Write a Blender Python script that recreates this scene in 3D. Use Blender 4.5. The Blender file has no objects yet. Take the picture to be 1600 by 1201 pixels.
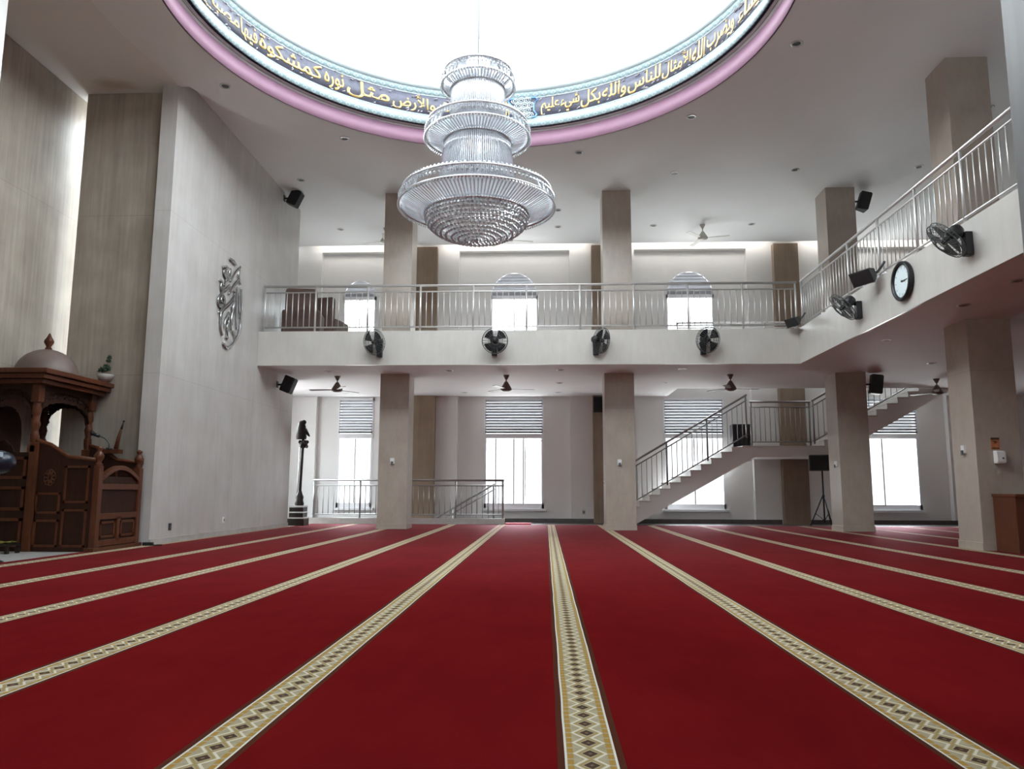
import bpy, bmesh, math, random
from math import pi, sin, cos, radians as R, sqrt, atan2, hypot
from mathutils import Vector, Matrix
random.seed(7)
scene = bpy.context.scene
COL = scene.collection

# ------------------------------------------------------------------ materials
def new_mat(name):
    m = bpy.data.materials.new(name); m.use_nodes = True
    nt = m.node_tree; nt.nodes.clear()
    out = nt.nodes.new('ShaderNodeOutputMaterial')
    return m, nt, out

def principled(nt, out, col=(.8, .8, .8), rough=.5, metal=0., spec=.5, sheen=0.):
    b = nt.nodes.new('ShaderNodeBsdfPrincipled')
    b.inputs['Base Color'].default_value = (*col, 1)
    b.inputs['Roughness'].default_value = rough
    b.inputs['Metallic'].default_value = metal
    b.inputs['Specular IOR Level'].default_value = spec
    if sheen:
        b.inputs['Sheen Weight'].default_value = sheen
        b.inputs['Sheen Roughness'].default_value = .5
    nt.links.new(b.outputs[0], out.inputs[0])
    return b

class NB:
    """tiny node builder"""
    def __init__(s, nt): s.nt = nt
    def val(s, v, sock):
        if isinstance(v, (int, float)): sock.default_value = v
        else: s.nt.links.new(v, sock)
    def m(s, op, a, b=0., c=None):
        n = s.nt.nodes.new('ShaderNodeMath'); n.operation = op
        s.val(a, n.inputs[0]); s.val(b, n.inputs[1])
        if c is not None: s.val(c, n.inputs[2])
        return n.outputs[0]
    def mix(s, f, a, b):
        n = s.nt.nodes.new('ShaderNodeMix'); n.data_type = 'RGBA'
        s.val(f, n.inputs[0])
        for v, i in ((a, 6), (b, 7)):
            if isinstance(v, tuple): n.inputs[i].default_value = (*v, 1)
            else: s.nt.links.new(v, n.inputs[i])
        return n.outputs[2]
    def pos(s):
        g = s.nt.nodes.new('ShaderNodeNewGeometry'); x = s.nt.nodes.new('ShaderNodeSeparateXYZ')
        s.nt.links.new(g.outputs['Position'], x.inputs[0]); return g.outputs['Position'], x.outputs
    def objco(s):
        t = s.nt.nodes.new('ShaderNodeTexCoord'); return t.outputs['Object']
    def noise(s, co, scale, detail=3, stretch=None, rough=.5):
        n = s.nt.nodes.new('ShaderNodeTexNoise'); n.inputs['Scale'].default_value = scale
        n.inputs['Detail'].default_value = detail; n.inputs['Roughness'].default_value = rough
        if stretch:
            mp = s.nt.nodes.new('ShaderNodeMapping'); mp.inputs['Scale'].default_value = stretch
            s.nt.links.new(co, mp.inputs[0]); co = mp.outputs[0]
        s.nt.links.new(co, n.inputs['Vector']); return n.outputs[0]
    def ramp(s, f, lo, hi):
        n = s.nt.nodes.new('ShaderNodeMapRange'); n.inputs[1].default_value = lo; n.inputs[2].default_value = hi
        s.val(f, n.inputs[0]); return n.outputs[0]

def plain(name, col, rough=.5, metal=0., spec=.5, var=.12, scale=6., sheen=0.):
    m, nt, out = new_mat(name); nb = NB(nt)
    b = principled(nt, out, col, rough, metal, spec, sheen)
    if var:
        f = nb.noise(nb.objco(), scale, 3)
        nt.links.new(nb.mix(nb.ramp(f, .3, .7), tuple(c*(1-var) for c in col), tuple(min(1, c*(1+var)) for c in col)), b.inputs['Base Color'])
    return m

def stone(name, dark, light, rough=.35, joint=None, vein=1., st=.2):
    m, nt, out = new_mat(name); nb = NB(nt)
    b = principled(nt, out, light, rough)
    p, xyz = nb.pos()
    f1 = nb.noise(p, 2.2, 5, (2.6, 2.6, st), .65)
    f2 = nb.noise(p, 9., 4, (2.4, 2.4, st*.8), .6)
    f3 = nb.noise(p, 1.7, 4)
    f = nb.m('ADD', nb.m('MULTIPLY', f1, .36), nb.m('ADD', nb.m('MULTIPLY', f2, .22*vein), nb.m('MULTIPLY', f3, .42)))
    col = nb.mix(nb.ramp(f, .38, .72), dark, light)
    if joint:
        zz = nb.m('ABSOLUTE', nb.m('SUBTRACT', nb.m('FRACT', nb.m('DIVIDE', nb.m('ADD', xyz[2], joint*.5), joint)), .5))
        j = nb.m('LESS_THAN', zz, .004/joint)
        col = nb.mix(nb.m('MULTIPLY', j, .35), col, tuple(c*.45 for c in dark))
    nt.links.new(col, b.inputs['Base Color'])
    return m

M = {}
M['marble'] = stone('qibla_marble', (.46, .44, .42), (.60, .59, .575), .32, 2.6, 1., .3)
M['mihrab'] = stone('mihrab_travertine', (.25, .215, .175), (.46, .415, .355), .4, 2.6, 1.5, .13)
M['column'] = stone('column_marble', (.37, .315, .262), (.48, .42, .362), .28, 2.6, 1., 1.1)
M['near_col'] = stone('grey_column_marble', (.20, .21, .215), (.33, .35, .36), .4)
M['fascia'] = stone('fascia_marble', (.50, .482, .445), (.60, .58, .545), .28, None, 1., .6)
M['pilaster'] = stone('pilaster_marble', (.21, .145, .10), (.33, .25, .18), .4)
M['tread'] = stone('tread_marble', (.62, .6, .57), (.78, .76, .73), .25)
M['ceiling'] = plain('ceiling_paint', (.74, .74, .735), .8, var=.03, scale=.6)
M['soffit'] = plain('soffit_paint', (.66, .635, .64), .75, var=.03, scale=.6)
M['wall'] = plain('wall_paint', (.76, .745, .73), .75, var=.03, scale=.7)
M['dome_paint'] = plain('dome_paint', (.86, .87, .87), .8, var=0)
M['pink'] = plain('pink_paint', (.385, .22, .315), .6, var=.03)
M['mauve'] = plain('mauve_paint', (.20, .165, .235), .6, var=.03)
M['dark_line'] = plain('dark_groove_paint', (.05, .035, .06), .6, var=0)
M['band_blue'] = plain('band_blue', (.12, .123, .165), .5, var=.15, scale=14)
M['gold'] = plain('gold_paint', (.80, .55, .20), .4, var=.1)
M['band_white'] = plain('band_white', (.55, .62, .64), .5, var=0)
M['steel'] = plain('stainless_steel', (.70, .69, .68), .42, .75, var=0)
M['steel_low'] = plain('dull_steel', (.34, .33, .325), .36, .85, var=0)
M['steel_dark'] = plain('brushed_steel', (.50, .49, .48), .32, 1., var=0)
M['chrome'] = plain('polished_letters', (.45, .45, .46), .12, 1., var=0)
M['black'] = plain('black_plastic', (.014, .015, .018), .4, var=.2)
M['grille'] = plain('speaker_grille', (.008, .008, .009), .7, var=.2)
M['darkgrey'] = plain('dark_grey_metal', (.10, .115, .115), .45, .3, var=.1)
M['white_plastic'] = plain('white_plastic', (.80, .80, .79), .4, var=0)
M['white_metal'] = plain('white_frame', (.78, .78, .80), .4, var=0)
M['fan_dark'] = plain('fan_brown', (.16, .12, .11), .45, var=.1)
M['fan_light'] = plain('fan_cream', (.50, .48, .43), .4, var=.05)
M['dial'] = plain('clock_dial', (.72, .82, .84), .5, var=0)
M['tile'] = plain('dark_tile', (.065, .055, .054), .3, var=.3, scale=3)
M['floor_marble'] = stone('pale_floor_marble', (.50, .50, .48), (.66, .66, .64), .25)
M['brown_cloth'] = plain('brown_cloth', (.085, .05, .04), .8, var=.25, scale=5, sheen=.2)
M['dust'] = plain('base_board_stone', (.44, .42, .40), .3, var=.12)
M['dark_base'] = plain('dark_skirting', (.085, .072, .07), .4, var=.2)
M['bronze'] = plain('dark_bronze', (.022, .015, .013), .35, .4, var=.3, scale=20)
M['orange_sign'] = plain('sign_print', (.50, .19, .07), .5, var=.25, scale=30)
M['brown_sign'] = plain('sign_header', (.07, .03, .02), .5, var=0)
M['leaf'] = plain('plant_leaf', (.018, .045, .022), .5, var=.4, scale=20)
M['olive'] = plain('olive_cloth', (.40, .38, .08), .8, var=.35, scale=18)
M['navy'] = plain('navy_plastic', (.010, .016, .032), .3, var=.2)
M['pale_blue'] = plain('pale_blue_plastic', (.45, .58, .68), .4, var=0)
M['red_mat'] = plain('red_mat_pile', (.55, .05, .09), .95, var=.15, scale=40, sheen=.3)
M['skin_white'] = plain('exterior_render', (.6, .6, .6), .9, var=.05)

def wood(name, dark, light, rough=.35):
    m, nt, out = new_mat(name); nb = NB(nt)
    b = principled(nt, out, light, rough)
    b.inputs['Specular IOR Level'].default_value = .22
    f = nb.noise(nb.objco(), 5, 5, (6, 6, .7), .65)
    f2 = nb.noise(nb.objco(), 1.4, 2)
    nt.links.new(nb.mix(nb.ramp(nb.m('ADD', nb.m('MULTIPLY', f, .7), nb.m('MULTIPLY', f2, .3)), .3, .7), dark, light), b.inputs['Base Color'])
    return m
M['wood'] = wood('carved_teak', (.06, .019, .009), (.13, .043, .02))
M['wood_dark'] = wood('teak_panel', (.018, .0062, .0035), (.04, .0138, .007), .5)
M['cabinet'] = wood('cabinet_wood', (.075, .022, .011), (.135, .042, .02), .4)
M['dome_skin'] = plain('canopy_dome_skin', (.15, .108, .092), .5, var=.15, scale=4)

def carpet_mat():
    m, nt, out = new_mat('carpet_pile'); nb = NB(nt)
    b = principled(nt, out, (.3, .02, .02), .9, spec=.0, sheen=.0)
    b.inputs['Sheen Tint'].default_value = (1, .75, .75, 1)
    p, xyz = nb.pos()
    X, Y = xyz[0], xyz[1]
    P_ = 1.2
    wob = nb.m('MULTIPLY', nb.m('SUBTRACT', nb.noise(p, 1.3, 2), .5), .010)
    t = nb.m('FRACT', nb.m('ADD', nb.m('DIVIDE', nb.m('SUBTRACT', nb.m('ADD', X, wob), .14), P_), .5))
    dx = nb.m('MULTIPLY', nb.m('SUBTRACT', t, .5), P_)
    ax = nb.m('ABSOLUTE', dx)
    u = nb.m('DIVIDE', ax, .0815)
    v = nb.m('SUBTRACT', nb.m('FRACT', nb.m('DIVIDE', Y, .105)), .5)
    av = nb.m('ABSOLUTE', v)
    fib = nb.noise(p, 260, 2)
    big = nb.noise(p, .9, 3)
    mid = nb.noise(p, 7., 3, (1, .35, 1))
    red = nb.mix(nb.ramp(nb.m('ADD', nb.m('MULTIPLY', big, .6), nb.m('MULTIPLY', mid, .4)), .3, .7), (.115, .0060, .0066), (.162, .0084, .0092))
    col = red
    inb = nb.m('LESS_THAN', ax, .104)
    col = nb.mix(inb, col, (.085, .03, .018))
    ins = nb.m('LESS_THAN', ax, .0815)
    base = nb.mix(nb.ramp(nb.noise(p, 30, 2), .3, .7), (.36, .315, .205), (.44, .39, .27))
    col = nb.mix(ins, col, base)
    def band(x, lo, hi): return nb.m('MULTIPLY', nb.m('GREATER_THAN', x, lo), nb.m('LESS_THAN', x, hi))
    # mustard bars by the edges
    bars = nb.m('MULTIPLY', band(u, .66, .9), nb.m('LESS_THAN', nb.m('ABSOLUTE', nb.m('SUBTRACT', av, .25)), .2))
    col = nb.mix(bars, col, (.40, .25, .065))
    # pale octagon outline round each diamond
    d = nb.m('ADD', nb.m('DIVIDE', ax, .056), nb.m('DIVIDE', av, .75))
    col = nb.mix(band(d, .80, 1.0), col, (.66, .62, .50))
    col = nb.mix(band(d, .55, .72), col, (.36, .27, .11))
    d2 = nb.m('ADD', nb.m('DIVIDE', ax, .026), nb.m('DIVIDE', av, .30))
    col = nb.mix(nb.m('LESS_THAN', d2, 1.), col, (.085, .055, .04))
    col = nb.mix(nb.m('LESS_THAN', d2, .3), col, (.2, .14, .08))
    col = nb.mix(band(u, .91, 1.0), col, (.68, .67, .60))
    col = nb.mix(nb.m('MULTIPLY', nb.ramp(fib, .35, .65), .15), col, (.03, .004, .004))
    nt.links.new(col, b.inputs['Base Color'])
    bp = nt.nodes.new('ShaderNodeBump'); bp.inputs['Strength'].default_value = .25; bp.inputs['Distance'].default_value = .004
    nt.links.new(fib, bp.inputs['Height']); nt.links.new(bp.outputs[0], b.inputs['Normal'])
    # pink gloss at grazing angles: pile sheen plus window glare put into the colour
    lw = nt.nodes.new('ShaderNodeLayerWeight'); lw.inputs[0].default_value = .5
    g = nt.nodes.new('ShaderNodeBsdfGlossy'); g.inputs['Roughness'].default_value = .55; g.inputs[0].default_value = (.85, .55, .60, 1)
    x = nt.nodes.new('ShaderNodeMixShader')
    nt.links.new(nb.m('MULTIPLY', nb.m('POWER', lw.outputs['Facing'], 34.), .6), x.inputs[0])
    nt.links.new(b.outputs[0], x.inputs[1]); nt.links.new(g.outputs[0], x.inputs[2]); nt.links.new(x.outputs[0], out.inputs[0])
    return m
M['carpet'] = carpet_mat()

def stain_mat():
    m, nt, out = new_mat('ceiling_stain'); nb = NB(nt); b = principled(nt, out, (.7, .69, .675), .8)
    p, xyz = nb.pos()
    dx = nb.m('DIVIDE', nb.m('ADD', xyz[0], 6.95), .42); dy = nb.m('DIVIDE', nb.m('SUBTRACT', xyz[1], 11.35), .26)
    rr = nb.m('ADD', nb.m('SQRT', nb.m('ADD', nb.m('MULTIPLY', dx, dx), nb.m('MULTIPLY', dy, dy))), nb.m('MULTIPLY', nb.m('SUBTRACT', nb.noise(p, 3.2, 4), .5), 1.3))
    al = nb.m('MULTIPLY', nb.m('SUBTRACT', 1., nb.ramp(rr, .2, 1.)), .6)
    nt.links.new(nb.mix(al, (.70, .69, .675), (.36, .27, .18)), b.inputs['Base Color'])
    return m
M['stain'] = stain_mat()

def teal_mat():
    m, nt, out = new_mat('band_teal'); nb = NB(nt)
    b = principled(nt, out, (.5, .75, .78), .5)
    p, xyz = nb.pos()
    a = nb.m('ARCTAN2', nb.m('SUBTRACT', xyz[1], 9.66), nb.m('ADD', xyz[0], .89))
    s = nb.m('SUBTRACT', nb.m('FRACT', nb.m('MULTIPLY', a, 24)), .5)
    z = nb.m('SUBTRACT', nb.m('FRACT', nb.m('MULTIPLY', xyz[2], 6.2)), .5)
    d = nb.m('ADD', nb.m('ABSOLUTE', s), nb.m('ABSOLUTE', z))
    w = nb.m('SUBTRACT', 1., nb.m('GREATER_THAN', nb.m('ABSOLUTE', nb.m('SUBTRACT', nb.m('FRACT', nb.m('MULTIPLY', d, 2.)), .5)), .17))
    col = nb.mix(nb.noise(p, 5, 2), (.30, .42, .43), (.34, .45, .50))
    nt.links.new(nb.mix(w, col, (.50, .60, .62)), b.inputs['Base Color'])
    return m
M['teal'] = teal_mat()

def blind_mat():
    m, nt, out = new_mat('blind_fabric')
    d = nt.nodes.new('ShaderNodeBsdfDiffuse'); d.inputs[0].default_value = (.45, .46, .49, 1)
    t = nt.nodes.new('ShaderNodeBsdfTranslucent'); t.inputs[0].default_value = (.22, .23, .25, 1)
    x = nt.nodes.new('ShaderNodeMixShader'); x.inputs[0].default_value = .16
    nt.links.new(d.outputs[0], x.inputs[1]); nt.links.new(t.outputs[0], x.inputs[2]); nt.links.new(x.outputs[0], out.inputs[0])
    return m
M['blind'] = blind_mat()

def shell_mat():
    m, nt, out = new_mat('translucent_shell')
    d = nt.nodes.new('ShaderNodeBsdfDiffuse'); d.inputs[0].default_value = (.86, .87, .87, 1)
    t = nt.nodes.new('ShaderNodeBsdfTranslucent'); t.inputs[0].default_value = (.88, .9, .92, 1)
    x = nt.nodes.new('ShaderNodeMixShader'); x.inputs[0].default_value = .07
    nt.links.new(d.outputs[0], x.inputs[1]); nt.links.new(t.outputs[0], x.inputs[2]); nt.links.new(x.outputs[0], out.inputs[0])
    return m
M['shell'] = shell_mat()

def glass_mat(name, tint, gl):
    m, nt, out = new_mat(name)
    t = nt.nodes.new('ShaderNodeBsdfTransparent'); t.inputs[0].default_value = (*tint, 1)
    g = nt.nodes.new('ShaderNodeBsdfGlossy'); g.inputs['Roughness'].default_value = .05
    x = nt.nodes.new('ShaderNodeMixShader'); x.inputs[0].default_value = gl
    nt.links.new(t.outputs[0], x.inputs[1]); nt.links.new(g.outputs[0], x.inputs[2]); nt.links.new(x.outputs[0], out.inputs[0])
    return m
M['glass'] = glass_mat('window_glass', (.95, .97, .98), .06)
M['dome_glass'] = glass_mat('dome_glass', (.93, .95, .95), .06)

def crystal_mat(name, gl, df, tint, rough):
    m, nt, out = new_mat(name)
    t = nt.nodes.new('ShaderNodeBsdfTransparent'); t.inputs[0].default_value = (*tint, 1)
    g = nt.nodes.new('ShaderNodeBsdfGlossy'); g.inputs[0].default_value = (.92, .93, .95, 1); g.inputs['Roughness'].default_value = rough
    d = nt.nodes.new('ShaderNodeBsdfDiffuse'); d.inputs[0].default_value = (.80, .81, .84, 1)
    tl = nt.nodes.new('ShaderNodeBsdfTranslucent'); tl.inputs[0].default_value = (.85, .87, .90, 1)
    x0 = nt.nodes.new('ShaderNodeMixShader'); x0.inputs[0].default_value = .5
    nt.links.new(d.outputs[0], x0.inputs[1]); nt.links.new(tl.outputs[0], x0.inputs[2])
    x1 = nt.nodes.new('ShaderNodeMixShader'); x1.inputs[0].default_value = df
    nt.links.new(t.outputs[0], x1.inputs[1]); nt.links.new(x0.outputs[0], x1.inputs[2])
    x2 = nt.nodes.new('ShaderNodeMixShader'); x2.inputs[0].default_value = gl
    nt.links.new(x1.outputs[0], x2.inputs[1]); nt.links.new(g.outputs[0], x2.inputs[2]); nt.links.new(x2.outputs[0], out.inputs[0])
    return m
M['crystal'] = crystal_mat('crystal_rods', .45, .45, (.92, .94, .97), .15)
M['bead'] = crystal_mat('crystal_beads', .4, .85, (.92, .94, .97), .05)
M['frost'] = crystal_mat('frosted_glass', .1, .35, (.95, .96, .98), .2)
M['smoke'] = plain('chandelier_frame', (.72, .72, .74), .25, .8, var=0)

def emit_mat(name, col, s):
    m, nt, out = new_mat(name)
    e = nt.nodes.new('ShaderNodeEmission'); e.inputs[0].default_value = (*col, 1); e.inputs[1].default_value = s
    nt.links.new(e.outputs[0], out.inputs[0]); return m
M['cove_lamp'] = emit_mat('cove_tube', (1, .97, .92), 1.0)
M['lit_lens'] = emit_mat('lit_downlight', (1, .96, .9), .5)

# ------------------------------------------------------------------ mesh builder
class MB:
    def __init__(s): s.bm = bmesh.new()
    def box(s, x0, x1, y0, y1, z0, z1, bev=0., mi=0):
        v = [s.bm.verts.new(c) for c in ((x0,y0,z0),(x1,y0,z0),(x1,y1,z0),(x0,y1,z0),(x0,y0,z1),(x1,y0,z1),(x1,y1,z1),(x0,y1,z1))]
        fs = [s.bm.faces.new([v[i] for i in q]) for q in ((0,3,2,1),(4,5,6,7),(0,1,5,4),(1,2,6,5),(2,3,7,6),(3,0,4,7))]
        for f in fs: f.material_index = mi
        if bev:
            es = list({e for f in fs for e in f.edges})
            bmesh.ops.bevel(s.bm, geom=es, offset=bev, segments=2, affect='EDGES', profile=.5)
        return s
    def obox(s, c, ux, uy, uz, hx, hy, hz):
        c = Vector(c); ux, uy, uz = Vector(ux)*hx, Vector(uy)*hy, Vector(uz)*hz
        v = [s.bm.verts.new(c+ux*a+uy*b+uz*d) for d in (-1,1) for a, b in ((-1,-1),(1,-1),(1,1),(-1,1))]
        for q in ((0,3,2,1),(4,5,6,7),(0,1,5,4),(1,2,6,5),(2,3,7,6),(3,0,4,7)): s.bm.faces.new([v[i] for i in q])
        return s
    def tube(s, pts, r, n=8, caps=True, flat=None):
        pts = [Vector(p) for p in pts]; rings = []
        ref = Vector((0, 0, 1))
        for i, p in enumerate(pts):
            d = (pts[min(i+1, len(pts)-1)] - pts[max(i-1, 0)]).normalized()
            rr = r[i] if isinstance(r, (list, tuple)) else r
            if flat is not None:
                a = Vector(flat); b = d.cross(a).normalized()
                ring = [s.bm.verts.new(p + b*cos(2*pi*k/n)*rr + a*sin(2*pi*k/n)*min(rr, .014)) for k in range(n)]
            else:
                up = ref if abs(d.dot(ref)) < .95 else Vector((1, 0, 0))
                a = d.cross(up).normalized(); b = a.cross(d)
                ring = [s.bm.verts.new(p + a*cos(2*pi*k/n)*rr + b*sin(2*pi*k/n)*rr) for k in range(n)]
            rings.append(ring)
        for a, b in zip(rings, rings[1:]):
            for k in range(n):
                f = s.bm.faces.new((a[k], a[(k+1) % n], b[(k+1) % n], b[k])); f.smooth = True
        if caps:
            s.bm.faces.new(rings[0][::-1]); s.bm.faces.new(rings[-1])
        return s
    def lathe(s, prof, n=24, c=(0, 0, 0), closed=False, a0=0., a1=2*pi, M4=None, smooth=True):
        full = abs(a1-a0-2*pi) < 1e-6; c = Vector(c)
        N = n if full else n+1
        cols = []
        for k in range(N):
            a = a0+(a1-a0)*k/n
            col = []
            for r, z in prof:
                p = Vector((cos(a)*r, sin(a)*r, z))
                if M4 is not None: p = M4 @ p
                col.append(s.bm.verts.new(p+c))
            cols.append(col)
        for k in range(n):
            A, B = cols[k], cols[(k+1) % N]
            m = len(prof)
            for i in range(m if closed else m-1):
                j = (i+1) % m
                try:
                    f = s.bm.faces.new((A[i], B[i], B[j], A[j])); f.smooth = smooth
                except ValueError: pass
        return s
    def torus(s, R_, r, n=32, k=8, c=(0, 0, 0), M4=None):
        return s.lathe([(R_+r*cos(2*pi*i/k), r*sin(2*pi*i/k)) for i in range(k)], n, c, True, M4=M4)
    def ball(s, c, r, n=12, m=8, sq=(1, 1, 1)):
        mat = Matrix.Diagonal((sq[0], sq[1], sq[2], 1))
        pr = [(max(r*sin(pi*i/m), 1e-4), -r*cos(pi*i/m)) for i in range(m+1)]
        return s.lathe(pr, n, c, M4=mat)
    def octa(s, c, r, h=None):
        h = h or r; c = Vector(c)
        t = s.bm.verts.new(c+Vector((0, 0, h))); b = s.bm.verts.new(c-Vector((0, 0, h)))
        q = [s.bm.verts.new(c+Vector(d)*r) for d in ((1,0,0),(0,1,0),(-1,0,0),(0,-1,0))]
        for i in range(4):
            s.bm.faces.new((q[i], q[(i+1) % 4], t)); s.bm.faces.new((q[(i+1) % 4], q[i], b))
        return s
    def prism(s, poly, axis, d0, d1):
        def P(p, d):
            return {'x': (d, p[0], p[1]), 'y': (p[0], d, p[1]), 'z': (p[0], p[1], d)}[axis]
        a = [s.bm.verts.new(P(p, d0)) for p in poly]; b = [s.bm.verts.new(P(p, d1)) for p in poly]
        s.bm.faces.new(a); s.bm.faces.new(b[::-1])
        n = len(poly)
        for i in range(n): s.bm.faces.new((a[i], b[i], b[(i+1) % n], a[(i+1) % n]))
        return s
    def build(s, name, mat, parent=None, loc=None, rot=None, smooth=False):
        bmesh.ops.recalc_face_normals(s.bm, faces=s.bm.faces[:])
        me = bpy.data.meshes.new(name); s.bm.to_mesh(me); s.bm.free()
        for x in (mat if isinstance(mat, list) else [mat]): me.materials.append(x)
        o = bpy.data.objects.new(name, me); COL.objects.link(o)
        if parent is not None: o.parent = parent
        if loc is not None: o.location = loc
        if rot is not None: o.rotation_euler = rot
        return o

def box(name, mat, parent, x0, x1, y0, y1, z0, z1, bev=0., **k):
    return MB().box(x0, x1, y0, y1, z0, z1, bev).build(name, mat, parent, **k)

def tag(o, label=None, cat=None, group=None, kind=None):
    if label: o['label'] = label
    if cat: o['category'] = cat
    if group: o['group'] = group
    if kind: o['kind'] = kind
    return o

def thing(name, label, cat, loc=(0, 0, 0), rz=0., group=None):
    o = bpy.data.objects.new(name, None); COL.objects.link(o); o.empty_display_size = .1
    o.location = loc; o.rotation_euler = (0, 0, rz)
    return tag(o, label, cat, group)

def struct(o, label=None): return tag(o, label, None, None, 'structure')

def dup(root, loc=None, rz=None, label=None, group=None):
    r = root.copy(); COL.objects.link(r)
    if loc is not None: r.location = loc
    if rz is not None: r.rotation_euler = (0, 0, rz)
    if label: r['label'] = label
    if group: r['group'] = group
    for ch in list(root.children):
        c = ch.copy(); COL.objects.link(c); c.parent = r
        for g in list(ch.children):
            d = g.copy(); COL.objects.link(d); d.parent = c
    return r

def copy_part(o, parent, loc):
    c = o.copy(); COL.objects.link(c); c.parent = parent; c.location = loc; return c

# ------------------------------------------------------------------ key dimensions (metres)
XW = -5.9            # marble qibla wall
YF = 15.3            # far balcony edge
XF = 5.07            # side balcony edge
ZS, ZB, ZC = 3.37, 4.05, 7.53   # balcony soffit, balcony floor, upper ceiling
YW = 20.9            # far wall (window plane)
XE, XL, YN = 12.6, -7.3, -4.0
CX, CY = -0.89, 9.66 # dome axis
COLX = (-3.30, 1.61, 6.55, 11.5)
BAY = (-5.2, -0.85, 4.0, 9.1)

# ------------------------------------------------------------------ floor
m = MB()
m.box(XL-1, XE, YN, 19.2, -.2, -.012)
m.box(-1.05, XE, 19.2, 21.2, -.2, -.012); m.box(XL-1, -5.85, 19.2, 21.2, -.2, -.012)
m.box(-5.85, -1.05, 20.65, 21.2, -.2, -.012)
struct(m.build('floor', M['tile']))
m = MB(); m.box(-8.2, -6.14, 6.8, 12.5, -.03, .004); struct(m.build('floor_niche', M['floor_marble']))
m = MB(); m.box(-5.88, 12.55, -3.95, 19.06, -.012, .008); m.box(-6.13, -5.88, 7.58, 10.09, -.012, .008); m.box(-5.97, -5.88, 10.09, 11.38, -.012, .008)
tag(m.build('carpet', M['carpet']), 'red prayer carpet with parallel beige medallion stripes across the whole hall floor', 'carpet')
m = MB(); m.box(-1.0, -.35, 19.1, 19.62, -.012, .035, .01)
tag(m.build('entry_mat', M['red_mat']), 'small pinkish red mat on the dark tiles by the end of the stairwell railing', 'mat')
# stairwell pit with steps going down
m = MB()
m.box(-5.95, -5.85, 19.2, 20.7, -3, -.012); m.box(-5.85, -1.0, 20.65, 20.75, -3, -.2)
m.box(-5.85, -1.0, 19.1, 19.2, -3, -.2); m.box(-5.95, -.95, 19.1, 20.75, -3.1, -3)
for i in range(14):
    m.box(-1.05-.28*(i+1), -1.05-.28*i, 19.2, 20.65, -3, -.165*(i+1))
struct(m.build('wall_stairwell', M['dust']))
struct(box('trim_curb', M['dust'], None, -5.88, -1.0, 19.08, 19.2, -.012, .15))

# ------------------------------------------------------------------ qibla wall with niche
def wall(name, mat, x0, x1, y0, y1, z0, z1): return struct(box(name, M[mat] if isinstance(mat, str) else mat, None, x0, x1, y0, y1, z0, z1))
wall('wall_qibla_north', 'marble', -6.16, XW, 11.4, 17.6, -.01, ZC)
wall('wall_qibla_south', 'marble', -6.16, XW, YN, 7.56, -.01, ZC)
struct(box('baseboard_qibla', M['dust'], None, XW, XW+.018, 11.4, 17.6, .008, .09))
wall('wall_niche_panel', 'mihrab', -7.54, -6.12, 11.62, 11.77, -.01, 7.3)
wall('wall_niche_return', 'mihrab', -6.22, -6.1, 11.56, 12.6, -.01, ZC)
wall('wall_niche_back', 'mihrab', -7.87, -7.72, 6.6, 12.6, -.01, 7.3)
wall('wall_niche_side', 'mihrab', -7.72, -6.1, 7.2, 7.35, -.01, 7.3)
wall('wall_niche_slot', 'wall', -7.0, -6.9, 11.77, 12.6, -.01, 7.3)
struct(box('ceiling_niche', M['stain'], None, -7.9, XW-.01, 7.0, 12.6, 7.306, 7.6))
# slot window behind the niche panel: daylight washes the back wall
m = MB(); m.box(-7.72, -7.0, 12.50, 12.52, .3, 7.2); struct(m.build('window_5', M['glass']))
struct(box('ceiling_niche_edge', M['ceiling'], None, XW-.02, -5.32, 7.2, 11.45, 7.303, 7.52))

wall('wall_west_return', 'marble', XL, -6.15, 17.35, 17.6, -.01, ZC)
PORTALS = []
def fill_window_wall(name, axis, pos, th, a0, a1, centres, lows=(), highs=True):
    """wall along x or y at pos with plain framed windows, unseen and added for fill daylight"""
    m = MB(); f = MB(); g = MB()
    def b(mb, u0, u1, d0, d1, z0, z1):
        if axis == 'x': mb.box(u0, u1, pos+d0, pos+d1, z0, z1)
        else: mb.box(pos+d0, pos+d1, u0, u1, z0, z1)
    xs = [a0]
    for c in centres: xs += [c-.8, c+.8]
    xs.append(a1)
    for i in range(0, len(xs), 2): b(m, xs[i], xs[i+1], 0, th, -.01, ZC+.1)
    for c in centres:
        low = c in lows
        for z0, z1 in ((-.01, .4), (3.3, ZC+.1)) if not highs else (((-.01, .4), (3.3, 4.6), (6.8, ZC+.1)) if low else ((-.01, 4.6), (6.8, ZC+.1))): b(m, c-.8, c+.8, 0, th, z0, z1)
        for z0, z1 in ((.4, 3.3),) if not highs else (((.4, 3.3), (4.6, 6.8)) if low else ((4.6, 6.8),)):
            for u0, u1, y0, y1 in ((-.8, -.74, z0, z1), (.74, .8, z0, z1), (-.02, .02, z0, z1), (-.8, .8, z0, z0+.06), (-.8, .8, z1-.06, z1), (-.8, .8, z0+(z1-z0)*.66, z0+(z1-z0)*.66+.07)):
                b(f, c+u0, c+u1, th*.4, th*.6, y0, y1)
            b(g, c-.78, c+.78, th*.48, th*.52, z0+.02, z1-.02)
            PORTALS.append((axis, c, pos+(th if th > 0 else th), (z0+z1)/2, z1-z0, -1 if th > 0 else 1))
    w_ = struct(m.build(name, M['wall'])); f.build('window_frame', M['white_metal'], w_); g.build('pane', M['glass'], w_)
wall('wall_east', 'wall', XE, XE+.25, YN, 21.2, -.01, ZC+.1)
fill_window_wall('wall_west', 'y', XL, -.2, 17.3, 21.2, (18.5,), (18.5,), False)  # unseen window, added to brighten the far stairwell corner
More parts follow.
